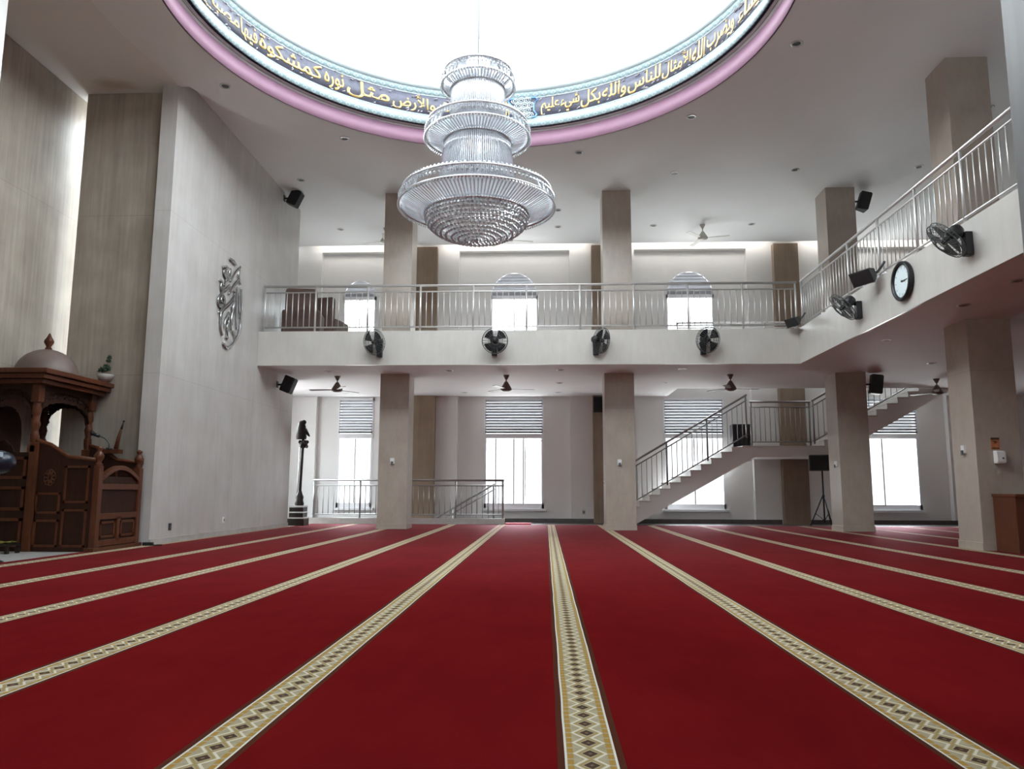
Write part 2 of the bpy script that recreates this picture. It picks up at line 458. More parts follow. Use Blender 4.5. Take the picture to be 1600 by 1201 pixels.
fill_window_wall('wall_south', 'x', YN, -.25, -8, XE+.2, (-5.0, -.85, 4.0, 9.1), (4.0, 9.1))  # wall behind the camera; its windows are added to fill the column fronts

# ------------------------------------------------------------------ far wall with windows
def far_wall():
    m = MB()
    def fill(x0, x1, z0, z1, y0=YW-.02, y1=YW+.28): 
        if x1 > x0 and z1 > z0: m.box(x0, x1, y0, y1, z0, z1)
    edges = [XL, ]
    # flush piers (forward plane) between the recessed window panels
    rec = []
    for c, w in zip(BAY, (1.06, 1.53, 1.53, 1.53)): rec.append((c-w, c+w))
    xs = [XL]
    for a, b_ in rec: xs += [a, b_]
    xs.append(XE)
    for i in range(0, len(xs), 2): m.box(xs[i], xs[i+1], 20.7, YW+.28, -.01, ZC+.4)
    for (a, b_), c in zip(rec, BAY):
        w = .49 if c < -4 else .81          # half width of the lower window
        wu = .47 if c < -4 else .66
        m.box(a, b_, 20.7, YW+.28, 7.46, ZC+.4)                    # head above the recess
        fill(a, c-w, -.01, 3.6); fill(c+w, b_, -.01, 3.6)
        fill(c-w, c+w, -.01, .30)
        fill(c-w, c+w, 3.34, 3.6)
        fill(a, c-wu, 3.6, 7.46); fill(c+wu, b_, 3.6, 7.46); fill(c-wu, c+wu, 3.6, 4.6)
        # arch spandrel
        zs = 6.24; n = 20
        arc = [(c-wu*cos(pi*k/n), zs+wu*sin(pi*k/n)) for k in range(n+1)]
        for k in range(n):
            (xa, za), (xb, zb) = arc[k], arc[k+1]
            m.prism([(xa, za), (xb, zb), (xb, 7.46), (xa, 7.46)], 'y', YW-.02, YW+.28)
    return struct(m.build('wall_far', M['wall']))
far_wall()
for i, (a, b_) in enumerate(((XL, -3.6), (-2.96, 1.29), (1.93, 6.2), (6.86, 11.2))):
    struct(box('baseboard_far', M['dark_base'], None, a, b_, 20.68, 20.7, -.012, .1))
for x in COLX:
    struct(box('trim_pilaster', M['pilaster'], None, x-.33, x+.33, 20.5, 20.72, -.012, ZC))

def window(i, c):
    """lower window (frame, mullions, panes, sill) and the arched upper one"""
    w = .49 if c < -4 else .81
    root = thing('window_%d' % (i+1), None, None, (c, YW, 0)); root['kind'] = 'structure'
    F = MB()
    y0, y1 = -.03, .05
    F.box(-w, -w+.06, y0, y1, .36, 3.34); F.box(w-.06, w, y0, y1, .36, 3.34)
    F.box(-w, w, y0-.03, y1, 2.235, 2.36); F.box(-w, w, y0, y1, 3.28, 3.34); F.box(-w, w, y0, y1, .36, .49)
    F.build('window_frame', M['white_metal'], root)
    S = MB(); S.box(-w-.06, w+.06, -.10, .02, .29, .36, .006); S.build('window_sill', M['white_metal'], root)
    mull = {0: (0.,), 1: (-.49, .0, .26), 2: (.0,), 3: (-.14,)}[i]
    for x in mull:
        MB().box(x-.014, x+.014, -.01, .03, .49, 2.27).build('mullion', M['steel_dark'], root)
    P = MB(); P.box(-w+.05, w-.05, .012, .018, .48, 3.3); P.build('pane', M['glass'], root)
    up = thing('window_%d' % (i+11), None, None, (c, YW, 0)); up['kind'] = 'structure'
    wu = .47 if c < -4 else .66
    F = MB(); 
    F.box(-wu, -wu+.05, y0, y1, 4.6, 6.24); F.box(wu-.05, wu, y0, y1, 4.6, 6.24); F.box(-wu, wu, y0, y1, 6.12, 6.22); F.box(-wu, wu, y0, y1, 4.6, 4.68)
    n = 20
    for k in range(n):
        a, b_ = pi*k/n, pi*(k+1)/n
        F.prism([(wu*cos(a), 6.24+wu*sin(a)), (wu*cos(b_), 6.24+wu*sin(b_)), ((wu-.04)*cos(b_), 6.24+(wu-.04)*sin(b_)), ((wu-.04)*cos(a), 6.24+(wu-.04)*sin(a))], 'y', y0, y1)
    F.build('window_frame', M['white_metal'], up)
    MB().box(-.014, .014, -.01, .03, 4.68, 6.12).build('mullion', M['white_metal'], up)
    P = MB(); P.box(-wu+.04, wu-.04, .012, .018, 4.66, 6.14); P.build('pane', M['glass'], up)
    # fixed louvers in the arch
    L = MB(); z = 6.24; k = 0
    while z < 6.24+wu-.05:
        h = sqrt(max((wu-.04)**2-(z-6.24)**2, .0001))
        L.obox((0, .02, z+.03), (1, 0, 0), (0, .75, .66), (0, -.66, .75), h, .004, .064)
        z += .088
    L.build('louver', M['blind'], up)
for i, c in enumerate(BAY): window(i, c)

def blind(c, w, label, drop):
    t = thing('window_blind', label, 'blind', (c, YW-.06, 0), 0, 'striped blinds in the lower windows')
    S = MB(); n = 11; z = 3.3
    step = (3.3-drop-.06)/n
    for k in range(n):
        S.obox((0, 0, 3.3-step*(k+.5)), (1, 0, 0), (0, .94, .34), (0, -.34, .94), w-.03, .003, step*.43)
    S.build('slat', M['blind'], t)
    box('bottom_bar', M['darkgrey'], t, -w+.03, w-.03, -.02, .02, drop, drop+.05)
    box('head_rail', M['white_metal'], t, -w+.02, w-.02, -.03, .03, 3.29, 3.338)
blind(BAY[0], .49, 'narrow grey striped blind in the lower window next to the marble wall', 2.38)
blind(BAY[1], .81, 'grey striped blind in the lower window with the lattice screen outside', 2.38)
blind(BAY[2], .81, 'grey striped blind in the lower window behind the rising staircase', 2.38)
blind(BAY[3], .81, 'grey striped blind in the lower window partly hidden under the upper stair flight', 2.38)

# lattice screen outside the second window
m = MB()
x0, x1, z0, z1 = -.56, -.10, .37, 2.2
for k in range(6):
    zc = .55+k*.28
    for dx in (-.11, .11):
        xc = (x0+x1)/2+dx
        pts = [(xc+.10*cos(2*pi*q/8+pi/8), 0, zc+.13*sin(2*pi*q/8+pi/8)) for q in range(9)]
        m.tube(pts, .008, 4)
    m.tube([((x0+x1)/2-.2, 0, zc+.15), ((x0+x1)/2, 0, zc+.11), ((x0+x1)/2+.2, 0, zc+.15)], .007, 4)
m.box(x0, x0+.03, -.015, .015, z0, z1); m.box(x1-.03, x1, -.015, .015, z0, z1); m.box(x0, x1, -.015, .015, z1-.03, z1)
tag(m.build('lattice_screen', plain('lattice_paint', (.86, .85, .8), .6, var=0), None, loc=(0, YW+.2, 0)), 'white star-patterned lattice screen standing outside the middle lower window', 'screen')

# ------------------------------------------------------------------ balcony slab
m = MB()
m.box(XL, XE, YF+.04, 19.17, ZS, ZB); m.box(XL, 3.3, 19.17, 20.7, ZS, ZB); m.box(10.6, XE, 19.17, 20.7, ZS, ZB)
m.box(XF+.04, XE, YN, YF+.04, ZS, ZB)
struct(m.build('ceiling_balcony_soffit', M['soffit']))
struct(box('trim_fascia_far', M['fascia'], None, XW, XF, YF, YF+.04, ZS-.02, ZB+.01))
struct(box('trim_fascia_side', M['fascia'], None, XF, XF+.04, YN, YF+.04, ZS-.02, ZB+.01))
struct(box('floor_balcony', M['floor_marble'], None, XL, XE, YF+.04, 19.17, ZB, ZB+.012))

# ------------------------------------------------------------------ columns
def column(x, y, label, mat='column', w=.64):
    t = thing('column', label, None, (x, y, 0)); t['kind'] = 'structure'
    MB().box(-w/2, w/2, -w/2, w/2, -.012, ZC, .006).build('shaft', M[mat], t)
    MB().box(-w/2-.012, w/2+.012, -w/2-.012, w/2+.012, -.012, .12, .004).build('plinth', M[mat], t)
    return t
YC = 16.6+.32
column(COLX[0], YC, 'tall marble column between the stairwell railing and the hall, nearest the marble wall')
column(COLX[1], YC, 'tall marble column at the foot of the staircase')
column(COLX[2], YC, 'tall marble column beside the black tripod loudspeaker')
column(COLX[2], 11.42+.32, 'tall marble column carrying the orange notice and the white dispenser')
column(COLX[2], 6.6, 'tall marble column under the side balcony')
column(COLX[3], YC, 'tall marble column deep under the side balcony')
column(1.632, 1.78, 'grey column close by, cropped at the upper corner of the photo', 'near_col')

# ------------------------------------------------------------------ ceiling with round opening
def annulus_plate(cx, cy, r, x0, x1, y0, y1, z0, z1, n=96):
    m = MB(); angs = [2*pi*k/n for k in range(n)]
    for X, Y in ((x0, y0), (x1, y0), (x1, y1), (x0, y1)): angs.append(atan2(Y-cy, X-cx) % (2*pi))
    angs = sorted(set(angs))
    def hit(a):
        c, s_ = cos(a), sin(a); t = 1e9
        if c > 1e-9: t = min(t, (x1-cx)/c)
        if c < -1e-9: t = min(t, (x0-cx)/c)
        if s_ > 1e-9: t = min(t, (y1-cy)/s_)
        if s_ < -1e-9: t = min(t, (y0-cy)/s_)
        return cx+c*t, cy+s_*t
    rings = []
    for z in (z0, z1):
        rings.append([m.bm.verts.new((cx+r*cos(a), cy+r*sin(a), z)) for a in angs])
        rings.append([m.bm.verts.new((*hit(a), z)) for a in angs])
    N = len(angs)
    for i in range(N):
        j = (i+1) % N
        m.bm.faces.new((rings[0][i], rings[1][i], rings[1][j], rings[0][j]))
        m.bm.faces.new((rings[2][i], rings[2][j], rings[3][j], rings[3][i]))
        m.bm.faces.new((rings[0][i], rings[0][j], rings[2][j], rings[2][i]))
        m.bm.faces.new((rings[1][i], rings[3][i], rings[3][j], rings[1][j]))
    return m
struct(annulus_plate(CX, CY, 4.3, XW-.25, XE+.1, YN-.1, 20.28, ZC, ZC+.2).build('ceiling', M['ceiling']))
struct(box('ceiling_west', M['ceiling'], None, XL-.1, XW-.25, 17.3, 20.28, ZC, ZC+.2))
# cove over the far wall
m = MB(); m.box(XL, XE, 20.28, 20.32, ZC, ZC+.24); m.box(XL, XE, 20.28, 21.2, ZC+.2, ZC+.36)
struct(m.build('ceiling_cove', M['ceiling']))
m = MB()
for a, b_ in ((-6.45, -3.65), (-2.9, 1.2), (2.0, 6.2), (6.95, 11)): m.box(a, b_, 20.34, 20.38, ZC+.06, ZC+.10)
for k, (a, b_) in enumerate(((-6.45, -3.65), (-2.9, 1.2), (2.0, 6.2), (6.95, 11))):
    lab = ('short cove light tube over the balcony bay by the marble wall', 'cove light tube over the middle balcony bay behind the chandelier', 'cove light tube over the balcony bay with the turning fan', 'cove light tube over the balcony bay beyond the side railing')[k]
    tag(box('cove_light', M['cove_lamp'], None, a, b_, 20.42, 20.46, ZC+.10, ZC+.14), lab, 'light', 'cove lights along the far wall')
m.bm.free()

# dropped ring, pink edge, ledge, drum and dome
NR = 128
struct(MB().lathe([(4.21, 7.3), (5.18, 7.3), (5.18, 7.6), (4.21, 7.6)], NR, (CX, CY, 0), True, smooth=False).build('ceiling_ring', M['ceiling']))
struct(MB().lathe([(4.205, 7.3), (4.205, 7.605), (4.23, 7.605), (4.23, 7.3)], NR, (CX, CY, 0), True).build('trim_pink_ring', M['pink']))
struct(MB().lathe([(4.06, 7.62), (4.17, 7.62), (4.17, 7.66), (4.06, 7.66)], NR, (CX, CY, 0), True).build('trim_ledge', M['mauve']))
struct(MB().lathe([(4.16, 7.60), (4.25, 7.60), (4.25, 7.64), (4.16, 7.64)], NR, (CX, CY, 0), True).build('trim_groove', M['dark_line']))
def rz(t): return 4.05+.10*t, 7.62+.80*t
def drum(name, t0, t1, mat, th=.06, off=0.):
    (a, za), (b_, zb) = rz(t0), rz(t1)
    return struct(MB().lathe([(a-off, za), (b_-off, zb), (b_+th, zb), (a+th, za)], NR, (CX, CY, 0), True).build(name, mat))
band = drum('trim_inscription_band', .25, .75, M['band_blue'])
drum('trim_lower_border', 0, .23, M['teal']); drum('trim_upper_border', .77, 1., M['teal'])
drum('trim_lower_line', .23, .25, M['band_white'], off=.004); drum('trim_upper_line', .75, .77, M['band_white'], off=.004)
struct(MB().lathe([(4.12, 7.62), (4.3, 8.42), (4.4, 8.42), (4.4, 7.5)], NR, (CX, CY, 0), True).build('wall_drum', M['skin_white']))
# glazed dome
DZ = 9.5
pr = [(4.17, 8.42), (4.14, 9.0), (4.10, DZ)]
struct(MB().lathe(pr, 64, (CX, CY, 0)).build('ceiling_dome_glazing', M['dome_glass']))
sh = [(4.10*cos(a), DZ+3.4*sin(a)) for a in [pi/2*k/12 for k in range(12)]]+[(.02, DZ+3.4)]
struct(MB().lathe(sh, 64, (CX, CY, 0)).build('ceiling_dome_shell', M['shell']))
m = MB()
for k in range(16):
    a = 2*pi*k/16
    m.tube([(CX+r*.995*cos(a), CY+r*.995*sin(a), z) for r, z in pr], .012, 6)
m.torus(4.17, .06, 96, 6, (CX, CY, 8.42)); m.torus(4.10, .05, 96, 6, (CX, CY, DZ)); m.ball((CX, CY, DZ+3.35), .35, 16, 8, (1, 1, .3))
struct(m.build('ceiling_dome_ribs', M['band_white']))

# ------------------------------------------------------------------ inscription
FORMS = {  # letter: (isolated, final, initial, medial); None initial -> joins only to the previous letter
 'ا': ('\uFE8D','\uFE8E',None,None), 'أ': ('\uFE83','\uFE84',None,None), 'ب': ('\uFE8F','\uFE90','\uFE91','\uFE92'), 'ة': ('\uFE93','\uFE94',None,None),
 'ت': ('\uFE95','\uFE96','\uFE97','\uFE98'), 'ث': ('\uFE99','\uFE9A','\uFE9B','\uFE9C'), 'ح': ('\uFEA1','\uFEA2','\uFEA3','\uFEA4'), 'ر': ('\uFEAD','\uFEAE',None,None),
 'س': ('\uFEB1','\uFEB2','\uFEB3','\uFEB4'), 'ش': ('\uFEB5','\uFEB6','\uFEB7','\uFEB8'), 'ص': ('\uFEB9','\uFEBA','\uFEBB','\uFEBC'), 'ض': ('\uFEBD','\uFEBE','\uFEBF','\uFEC0'),
 'ع': ('\uFEC9','\uFECA','\uFECB','\uFECC'), 'ف': ('\uFED1','\uFED2','\uFED3','\uFED4'), 'ك': ('\uFED9','\uFEDA','\uFEDB','\uFEDC'), 'ل': ('\uFEDD','\uFEDE','\uFEDF','\uFEE0'),
 'م': ('\uFEE1','\uFEE2','\uFEE3','\uFEE4'), 'ن': ('\uFEE5','\uFEE6','\uFEE7','\uFEE8'), 'ه': ('\uFEE9','\uFEEA','\uFEEB','\uFEEC'), 'و': ('\uFEED','\uFEEE',None,None),
 'ي': ('\uFEF1','\uFEF2','\uFEF3','\uFEF4'), 'ء': ('\uFE80',None,None,None)}
def shape(word):
    word = word.replace('لأ', '\u0001').replace('لا', '\u0002')
    out = []; prev_joins = False
    L = list(word)
    for i, ch in enumerate(L):
        nxt = L[i+1] if i+1 < len(L) else None
        if ch in '\u0001\u0002':
            iso, fin = (('\uFEF7', '\uFEF8'), ('\uFEFB', '\uFEFC'))[ch == '\u0002']
            out.append(fin if prev_joins else iso); prev_joins = False; continue
        f = FORMS[ch]
        can_next = f[2] is not None and nxt is not None and nxt != 'ء'
        if prev_joins and f[1]: out.append(f[3] if can_next else f[1])
        else: out.append(f[2] if can_next else f[0])
        prev_joins = can_next
    return ''.join(out[::-1])
WORDS = [('المصباح', 187.5, 175.5), ('مصباح', 174, 161.5), ('فيها', 161, 155.9), ('كمشكوة', 155.4, 137.2), ('نوره', 136.6, 131.2), ('مثل', 130.4, 118.8), ('والأرض', 118, 106.6),
         ('السموت', 105.4, 95.5), ('نور', 94.8, 91.2), ('الله', 90.8, 86.8), ('عليم', 78.4, 73.4), ('شيء', 73, 67.9), ('بكل', 67.5, 62.0), ('والله', 61.6, 54.8), ('للناس', 54.3, 44.8),
         ('الأمثال', 44.3, 35.5), ('الله', 35.1, 31), ('ويضرب', 30.4, 21), ('يشاء', 19.2, 10.6), ('من', 10, 2.5), ('لنوره', 1.5, -8)]
def on_drum(deg, t, off):
    r, z = rz(t); a = R(deg); r -= off
    return (CX+r*cos(a), CY+r*sin(a), z)
for wd, aL, aR in WORDS:
    cu = bpy.data.curves.new('inscription', 'FONT'); cu.body = shape(wd); cu.size = 1.; cu.resolution_u = 3; cu.extrude = .0; cu.offset = .014
    ob = bpy.data.objects.new('tmp_text', cu); COL.objects.link(ob)
    dg = bpy.context.evaluated_depsgraph_get(); ev = ob.evaluated_get(dg)
    me = bpy.data.meshes.new_from_object(ev)
    bpy.data.objects.remove(ob); bpy.data.curves.remove(cu)
    xs = [v.co.x for v in me.vertices]; ys = [v.co.y for v in me.vertices]
    x0, x1, y0, y1 = min(xs), max(xs), min(ys), max(ys)
    bm = bmesh.new(); bm.from_mesh(me)
    bmesh.ops.solidify(bm, geom=bm.faces[:], thickness=.03)
    zs = [v.co.z for v in bm.verts]; zm, zM = min(zs), max(zs)
    for v in bm.verts:
        fx = (v.co.x-x0)/(x1-x0); fy = (v.co.y-y0)/max(y1-y0, .5)
        front = (v.co.z-zm)/(zM-zm)
        v.co = Vector(on_drum(aL+(aR-aL)*fx, (.275+.45*fy), .004+.012*front))
    bm.to_mesh(me); bm.free(); me.materials.clear(); me.materials.append(M['gold'])
    o = bpy.data.objects.new('inscription', me); COL.objects.link(o); o.parent = band
# small vowel marks and dots over the words
m = MB()
for k in range(150):
    a = random.uniform(0, 178); 
    if 79.5 < a < 86: continue
    t = random.choice((random.uniform(.66, .76), random.uniform(.25, .33)))
    p = Vector(on_drum(a, t, .012)); q = Vector(on_drum(a-random.uniform(.3, .9), t+random.uniform(0, .05), .012))
    m.tube([p, q], .010, 5)
o = m.build('vowel_marking', plain('pale_gold', (.42, .40, .42), .5, var=0), band)
# cartouche between beginning and end of the text
m = MB()
for i in range(-1, 2):
    for j in range(4):
        for (ro, nn) in ((.062, 12), (.030, 8)):
            pts = []
            for q in range(nn+1):
                pts.append(on_drum(83.3+i*1.7+(.85 if j % 2 else 0)-.4+cos(2*pi*q/nn)*ro*14.2, .29+j*.14+sin(2*pi*q/nn)*ro*1.15, .012))
            m.tube(pts, .011, 5)
m.build('cartouche_lattice', M['band_white'], band)
m = MB()
for s_ in (-1, 1):
    for tt in (.24, .76):
        m.tube([on_drum(83.3+s_*2.2, tt, .012), on_drum(83.3+s_*3.4, tt+(.0), .012), on_drum(83.3+s_*3.9, tt+(.06 if tt < .5 else -.06), .012)], .016, 6)
    m.tube([on_drum(83.3+s_*3.9, .3, .01), on_drum(83.3+s_*3.0, .42, .01), on_drum(83.3+s_*3.0, .58, .01), on_drum(83.3+s_*3.9, .7, .01)], .013, 6)
m.build('cartouche_edging', plain('bright_blue', (.18, .40, .75), .5, var=0), band)

# ------------------------------------------------------------------ chandelier
ch = thing('chandelier', 'huge three-tiered crystal chandelier hanging from the bright dome', 'chandelier', (CX, CY, 4.02))
Z0 = 4.02
def cz(z): return z-Z0
MB().tube([(0, 0, cz(6.5)), (0, 0, cz(12.85))], .012, 8).build('stem', M['band_white'], ch)
def rods(r0, z0, r1, z1, n, w=.011, bulge=0.):
    m = MB()
    for k in range(n):
        a = 2*pi*k/n
        pts = []
        for q in range(5):
            t = q/4; r = r0+(r1-r0)*t+bulge*sin(pi*t); z = z0+(z1-z0)*t
            pts.append((r*cos(a), r*sin(a), z))
        m.tube(pts, w*random.uniform(.8, 1.1), 4)
    return m
def beads(m, r, z, n, s, h=None, ph=0.):
    for k in range(n):
        a = 2*pi*(k+ph)/n
        m.octa((r*cos(a), r*sin(a), z), s, h or s)
def tier(nm, rR, zR, thick, r_in, z_in, beadn):
    """rim of crystal beads with a sloping underside of rods"""
    rim = MB().torus(rR-.02, .018, 96, 6, (0, 0, cz(zR-thick))); rim.torus(rR-.05, .014, 96, 6, (0, 0, cz(zR))).torus(r_in, .014, 64, 6, (0, 0, cz(z_in)))
    rim.build(nm+'_frame', M['smoke'], ch)
    b = MB()
    rows = max(3, int(thick/.05))
    for q in range(rows):
        t = q/(rows-1); rr = rR-.02+.025*sin(pi*t)-.04*t
        beads(b, rr, cz(zR-thick+thick*t), int(beadn*.72), .021, .026, .5*(q % 2))
    for q in range(4): beads(b, rR-.06-.05*q, cz(zR+.02+.02*q), int((beadn-8*q)*.72), .022, .026, .5*(q % 2))
    beads(b, rR, cz(zR-thick-.03), beadn, .015, .022)
    o = b.build(nm+'_bead_fringe', M['bead'], ch); o['kind'] = 'stuff'
    u = rods(rR-.035, cz(zR-thick+.01), r_in+.01, cz(z_in), int(beadn*.8))
    o = u.build(nm+'_rod_fringe', M['crystal'], ch); o['kind'] = 'stuff'
    MB().lathe([(rR-.05, cz(zR-thick+.04)), (r_in, cz(z_in)+.04)], 72).build(nm+'_reflector', M['frost'], ch)
tier('lower_tier', 1.03, 4.70, .17, .69, 4.40, 150)
tier('middle_tier', .705, 5.66, .18, .44, 5.41, 110)
tier('upper_tier', .50, 6.40, .18, .36, 6.15, 80)
o = rods(.52, cz(4.76), .42, cz(5.46), 110, .012).build('lower_neck_fringe', M['crystal'], ch); o['kind'] = 'stuff'
o = rods(.365, cz(5.69), .35, cz(6.24), 90, .012).build('upper_neck_fringe', M['crystal'], ch); o['kind'] = 'stuff'
o = rods(.40, cz(6.42), .16, cz(6.56), 60, .012).build('crown_fringe', M['crystal'], ch); o['kind'] = 'stuff'
MB().lathe([(.50, cz(4.76)), (.40, cz(5.45))], 48).build('lower_neck_core', M['crystal'], ch)
MB().lathe([(.34, cz(5.69)), (.325, cz(6.24))], 48).build('upper_neck_core', M['crystal'], ch)
# bowl of bead rings
b = MB(); fr = MB()
NB_ = 12
for q in range(NB_):
    t = q/(NB_-1)
    an = t*pi/2*.95; r = .67*cos(an)+.012; z = cz(4.39)-.325*sin(an)
    beads(b, r, z, max(5, int(2*pi*r/.054)), .021, .024, .5*(q % 2))
    fr.torus(max(r-.012, .01), .004, 48, 5, (0, 0, z+.018))
beads(b, .02, cz(4.075), 4, .02, .024); b.octa((0, 0, cz(4.065)), .024, .028)
o = b.build('bowl_bead_fringe', M['bead'], ch); o['kind'] = 'stuff'
fr.build('bowl_frame', M['smoke'], ch)
MB().lathe([(.62*cos(t*pi/2)+.005, cz(4.42)-.315*sin(t*pi/2)) for t in [k/10 for k in range(11)]], 48).build('bowl_liner', crystal_mat('bowl_glass', .12, .12, (.42, .40, .39), .2), ch)

# ------------------------------------------------------------------ railings
def rail_run(name, label, A, B, z, post_step=1.12, n_bar=8, h=.96, mid=.13, bot=.06, slope=0., mat='steel'):
    """straight railing from A to B (x, y) standing at height z; slope = rise per metre of run"""
    A = Vector((A[0], A[1], 0)); B = Vector((B[0], B[1], 0)); L = (B-A).length; d = (B-A)/L
    t = thing(name, label, 'railing', (A.x, A.y, z), atan2(d.y, d.x))
    S = lambda x: slope*x
    MB().tube([(0, 0, h), (L, 0, h+S(L))], .026, 10).build('top_rail', M[mat], t)
    MB().tube([(0, 0, h-mid), (L, 0, h-mid+S(L))], .016, 8).build('mid_rail', M[mat], t)
    MB().tube([(0, 0, bot+.03), (L, 0, bot+.03+S(L))], .016, 8).build('bottom_rail', M[mat], t)
    np_ = max(1, round(L/post_step)); st = L/np_
    post = bar = None
    for k in range(np_+1):
        x = min(max(k*st, .03), L-.03)
        if post is None: post = MB().tube([(0, 0, 0), (0, 0, h)], .022, 8).build('post', M[mat], t, (x, 0, S(x)))
        else: copy_part(post, t, (x, 0, S(x)))
        if k == np_: break
        for q in range(n_bar):
            xb = k*st+st*(q+1)/(n_bar+1)
            if bar is None: bar = MB().tube([(0, 0, bot+.03), (0, 0, h-mid)], .0095, 6).build('baluster', M[mat], t, (xb, 0, S(xb)))
            else: copy_part(bar, t, (xb, 0, S(xb)))
    return t
rail_run('balcony_railing', 'long steel railing on the far balcony edge facing the hall', (XW+.06, YF+.06), (XF+.02, YF+.06), ZB+.012)
rail_run('balcony_railing', 'steel railing on the side balcony edge above the wall clock', (XF+.07, YF-.04), (XF+.07, 8.06), ZB+.012)
rail_run('stair_guard_railing', 'steel guard railing upstairs around the stair opening, behind the far balcony railing', (3.3, 19.1), (9.9, 19.1), ZB+.012)
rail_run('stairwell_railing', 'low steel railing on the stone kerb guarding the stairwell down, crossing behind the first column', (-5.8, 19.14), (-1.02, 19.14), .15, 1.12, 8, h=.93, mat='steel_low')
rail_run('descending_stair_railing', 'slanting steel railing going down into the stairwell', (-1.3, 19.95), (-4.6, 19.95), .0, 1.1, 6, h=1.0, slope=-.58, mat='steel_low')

# ------------------------------------------------------------------ staircase going up along the far wall
SL = .585
st = thing('staircase', 'staircase with white marble treads rising along the far wall to the upper floor', 'staircase', (0, 0, 0))
XA, XLD, XLE = 1.55, 4.86, 6.86
ZL = 1.95
y0, y1 = 19.22, 20.62
n1 = 13; r1 = ZL/n1; g1 = (XLD-XA)/n1
m = MB()
pts = [(XA, -.012), (XA+.95, -.012), (XLD+.35, ZL-.28), (XLE, ZL-.28), (XLE, ZL-.02)]
for k in range(n1-1, -1, -1):
    pts += [(XA+g1*(k+0), r1*(k+1)-.02 if True else 0), (XA+g1*k, r1*k-.02 if k else -.012)]
pts2 = [(XA, -.012), (XA+.6, -.012), (XLD+.3, ZL-.28), (XLE, ZL-.28), (XLE, ZL-.03), (XLD, ZL-.03)]
for k in range(n1-1, -1, -1):
    x = XA+g1*k
    if k < n1-1: pts2.append((XA+g1*(k+1), r1*(k+1)-.03))
    pts2.append((x, r1*(k+1)-.03))
m.prism(pts2, 'y', y0, y1)
m.build('lower_flight', M['wall'], st)
n2 = 14; r2 = (ZB-ZL)/n2; g2 = .262
pu = [(XLE, ZL-.28)]
xe = XLE+g2*n2
pu += [(XLE+.15, ZL-.28), (xe, ZB-.42), (xe, ZB-.03)]
for k in range(n2-1, -1, -1):
    x = XLE+g2*k
    if k < n2-1: pu.append((XLE+g2*(k+1), ZL+r2*(k+1)-.03))
    pu.append((x, ZL+r2*(k+1)-.03))
m = MB(); m.prism(pu, 'y', y0, y1); m.build('upper_flight', M['wall'], st)
tr = None
for k in range(n1):
    if k == n1-1:
        MB().box(0, XLE-XLD, y0-.02, y1, -.03, 0).build('landing', M['tread'], st, (XLD, 0, ZL)); break
    if tr is None:
        tm = MB(); tm.box(-.02, g1+.005, y0-.02, y1, -.03, 0, .003); tm.box(-.006, 0, y0-.012, y1, -r1, -.03)
        tr = tm.build('tread', M['tread'], st, (XA, 0, r1))
    else: copy_part(tr, st, (XA+g1*k, 0, r1*(k+1)))
tr = None
for k in range(n2-1):
    if tr is None:
        tm = MB(); tm.box(-.02, g2+.005, y0-.02, y1, -.03, 0, .003); tm.box(-.006, 0, y0-.012, y1, -r2, -.03)
        tr = tm.build('tread', M['tread'], st, (XLE, 0, ZL+r2))
    else: copy_part(tr, st, (XLE+g2*k, 0, ZL+r2*(k+1)))
SL1 = r1/g1; SL2 = r2/g2
ry = y0-.05
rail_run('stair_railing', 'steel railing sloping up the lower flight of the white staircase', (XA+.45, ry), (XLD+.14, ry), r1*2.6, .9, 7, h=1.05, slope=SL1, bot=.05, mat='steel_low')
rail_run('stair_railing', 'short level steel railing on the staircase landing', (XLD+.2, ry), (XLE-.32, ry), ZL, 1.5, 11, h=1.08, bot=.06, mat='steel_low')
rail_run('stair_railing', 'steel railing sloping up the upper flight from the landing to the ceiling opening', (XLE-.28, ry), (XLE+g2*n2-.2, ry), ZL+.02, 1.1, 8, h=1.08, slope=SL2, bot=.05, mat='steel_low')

# ------------------------------------------------------------------ ceiling fans
def ceiling_fan(label, loc, rz_, mat, L=.62, rod=.16, group=None):
    t = thing('ceiling_fan', label, 'fan', loc, rz_, group)
    MB().lathe([(.02, -.10), (.03, -.09), (.065, -.02), (.07, 0), (.001, 0)], 16).build('canopy', mat, t)
    MB().tube([(0, 0, -.08), (0, 0, -rod)], .014, 8).build('rod', mat, t)
    MB().lathe([(.001, -rod+.02), (.03, -rod+.02), (.055, -rod-.02), (.12, -rod-.13), (.125, -rod-.17), (.07, -rod-.20), (.001, -rod-.205)], 20).build('motor', mat, t)
    bl = None
    for k in range(3):
        if bl is None:
            m = MB()
            poly = [(.10, -.025), (.2, -.05), (L, -.07), (L+.02, 0), (L, .055), (.2, .04), (.10, .025)]
            a = [m.bm.verts.new((x, y, .10*y)) for x, y in poly]; b_ = [m.bm.verts.new((x, y, .10*y+.008)) for x, y in poly]
            m.bm.faces.new(a[::-1]); m.bm.faces.new(b_)
            for i in range(len(poly)): m.bm.faces.new((a[i], a[(i+1) % len(poly)], b_[(i+1) % len(poly)], b_[i]))
            bl = m.build('blade', mat, t, (0, 0, -rod-.155))
        else:
            c = copy_part(bl, t, (0, 0, -rod-.155)); c.rotation_euler = (0, 0, 2*pi*k/3)
    return t
gl = 'ceiling fans under the far balcony'
ceiling_fan('brown ceiling fan under the far balcony nearest the marble wall', (-4.67, 16.93, ZS), R(58), M['fan_dark'], group=gl)
ceiling_fan('brown ceiling fan under the far balcony above the middle lower window', (-.86, 16.86, ZS), R(10), M['fan_dark'], group=gl)
ceiling_fan('brown ceiling fan under the far balcony in front of the staircase', (4.06, 16.86, ZS), R(8), M['fan_dark'], group=gl)
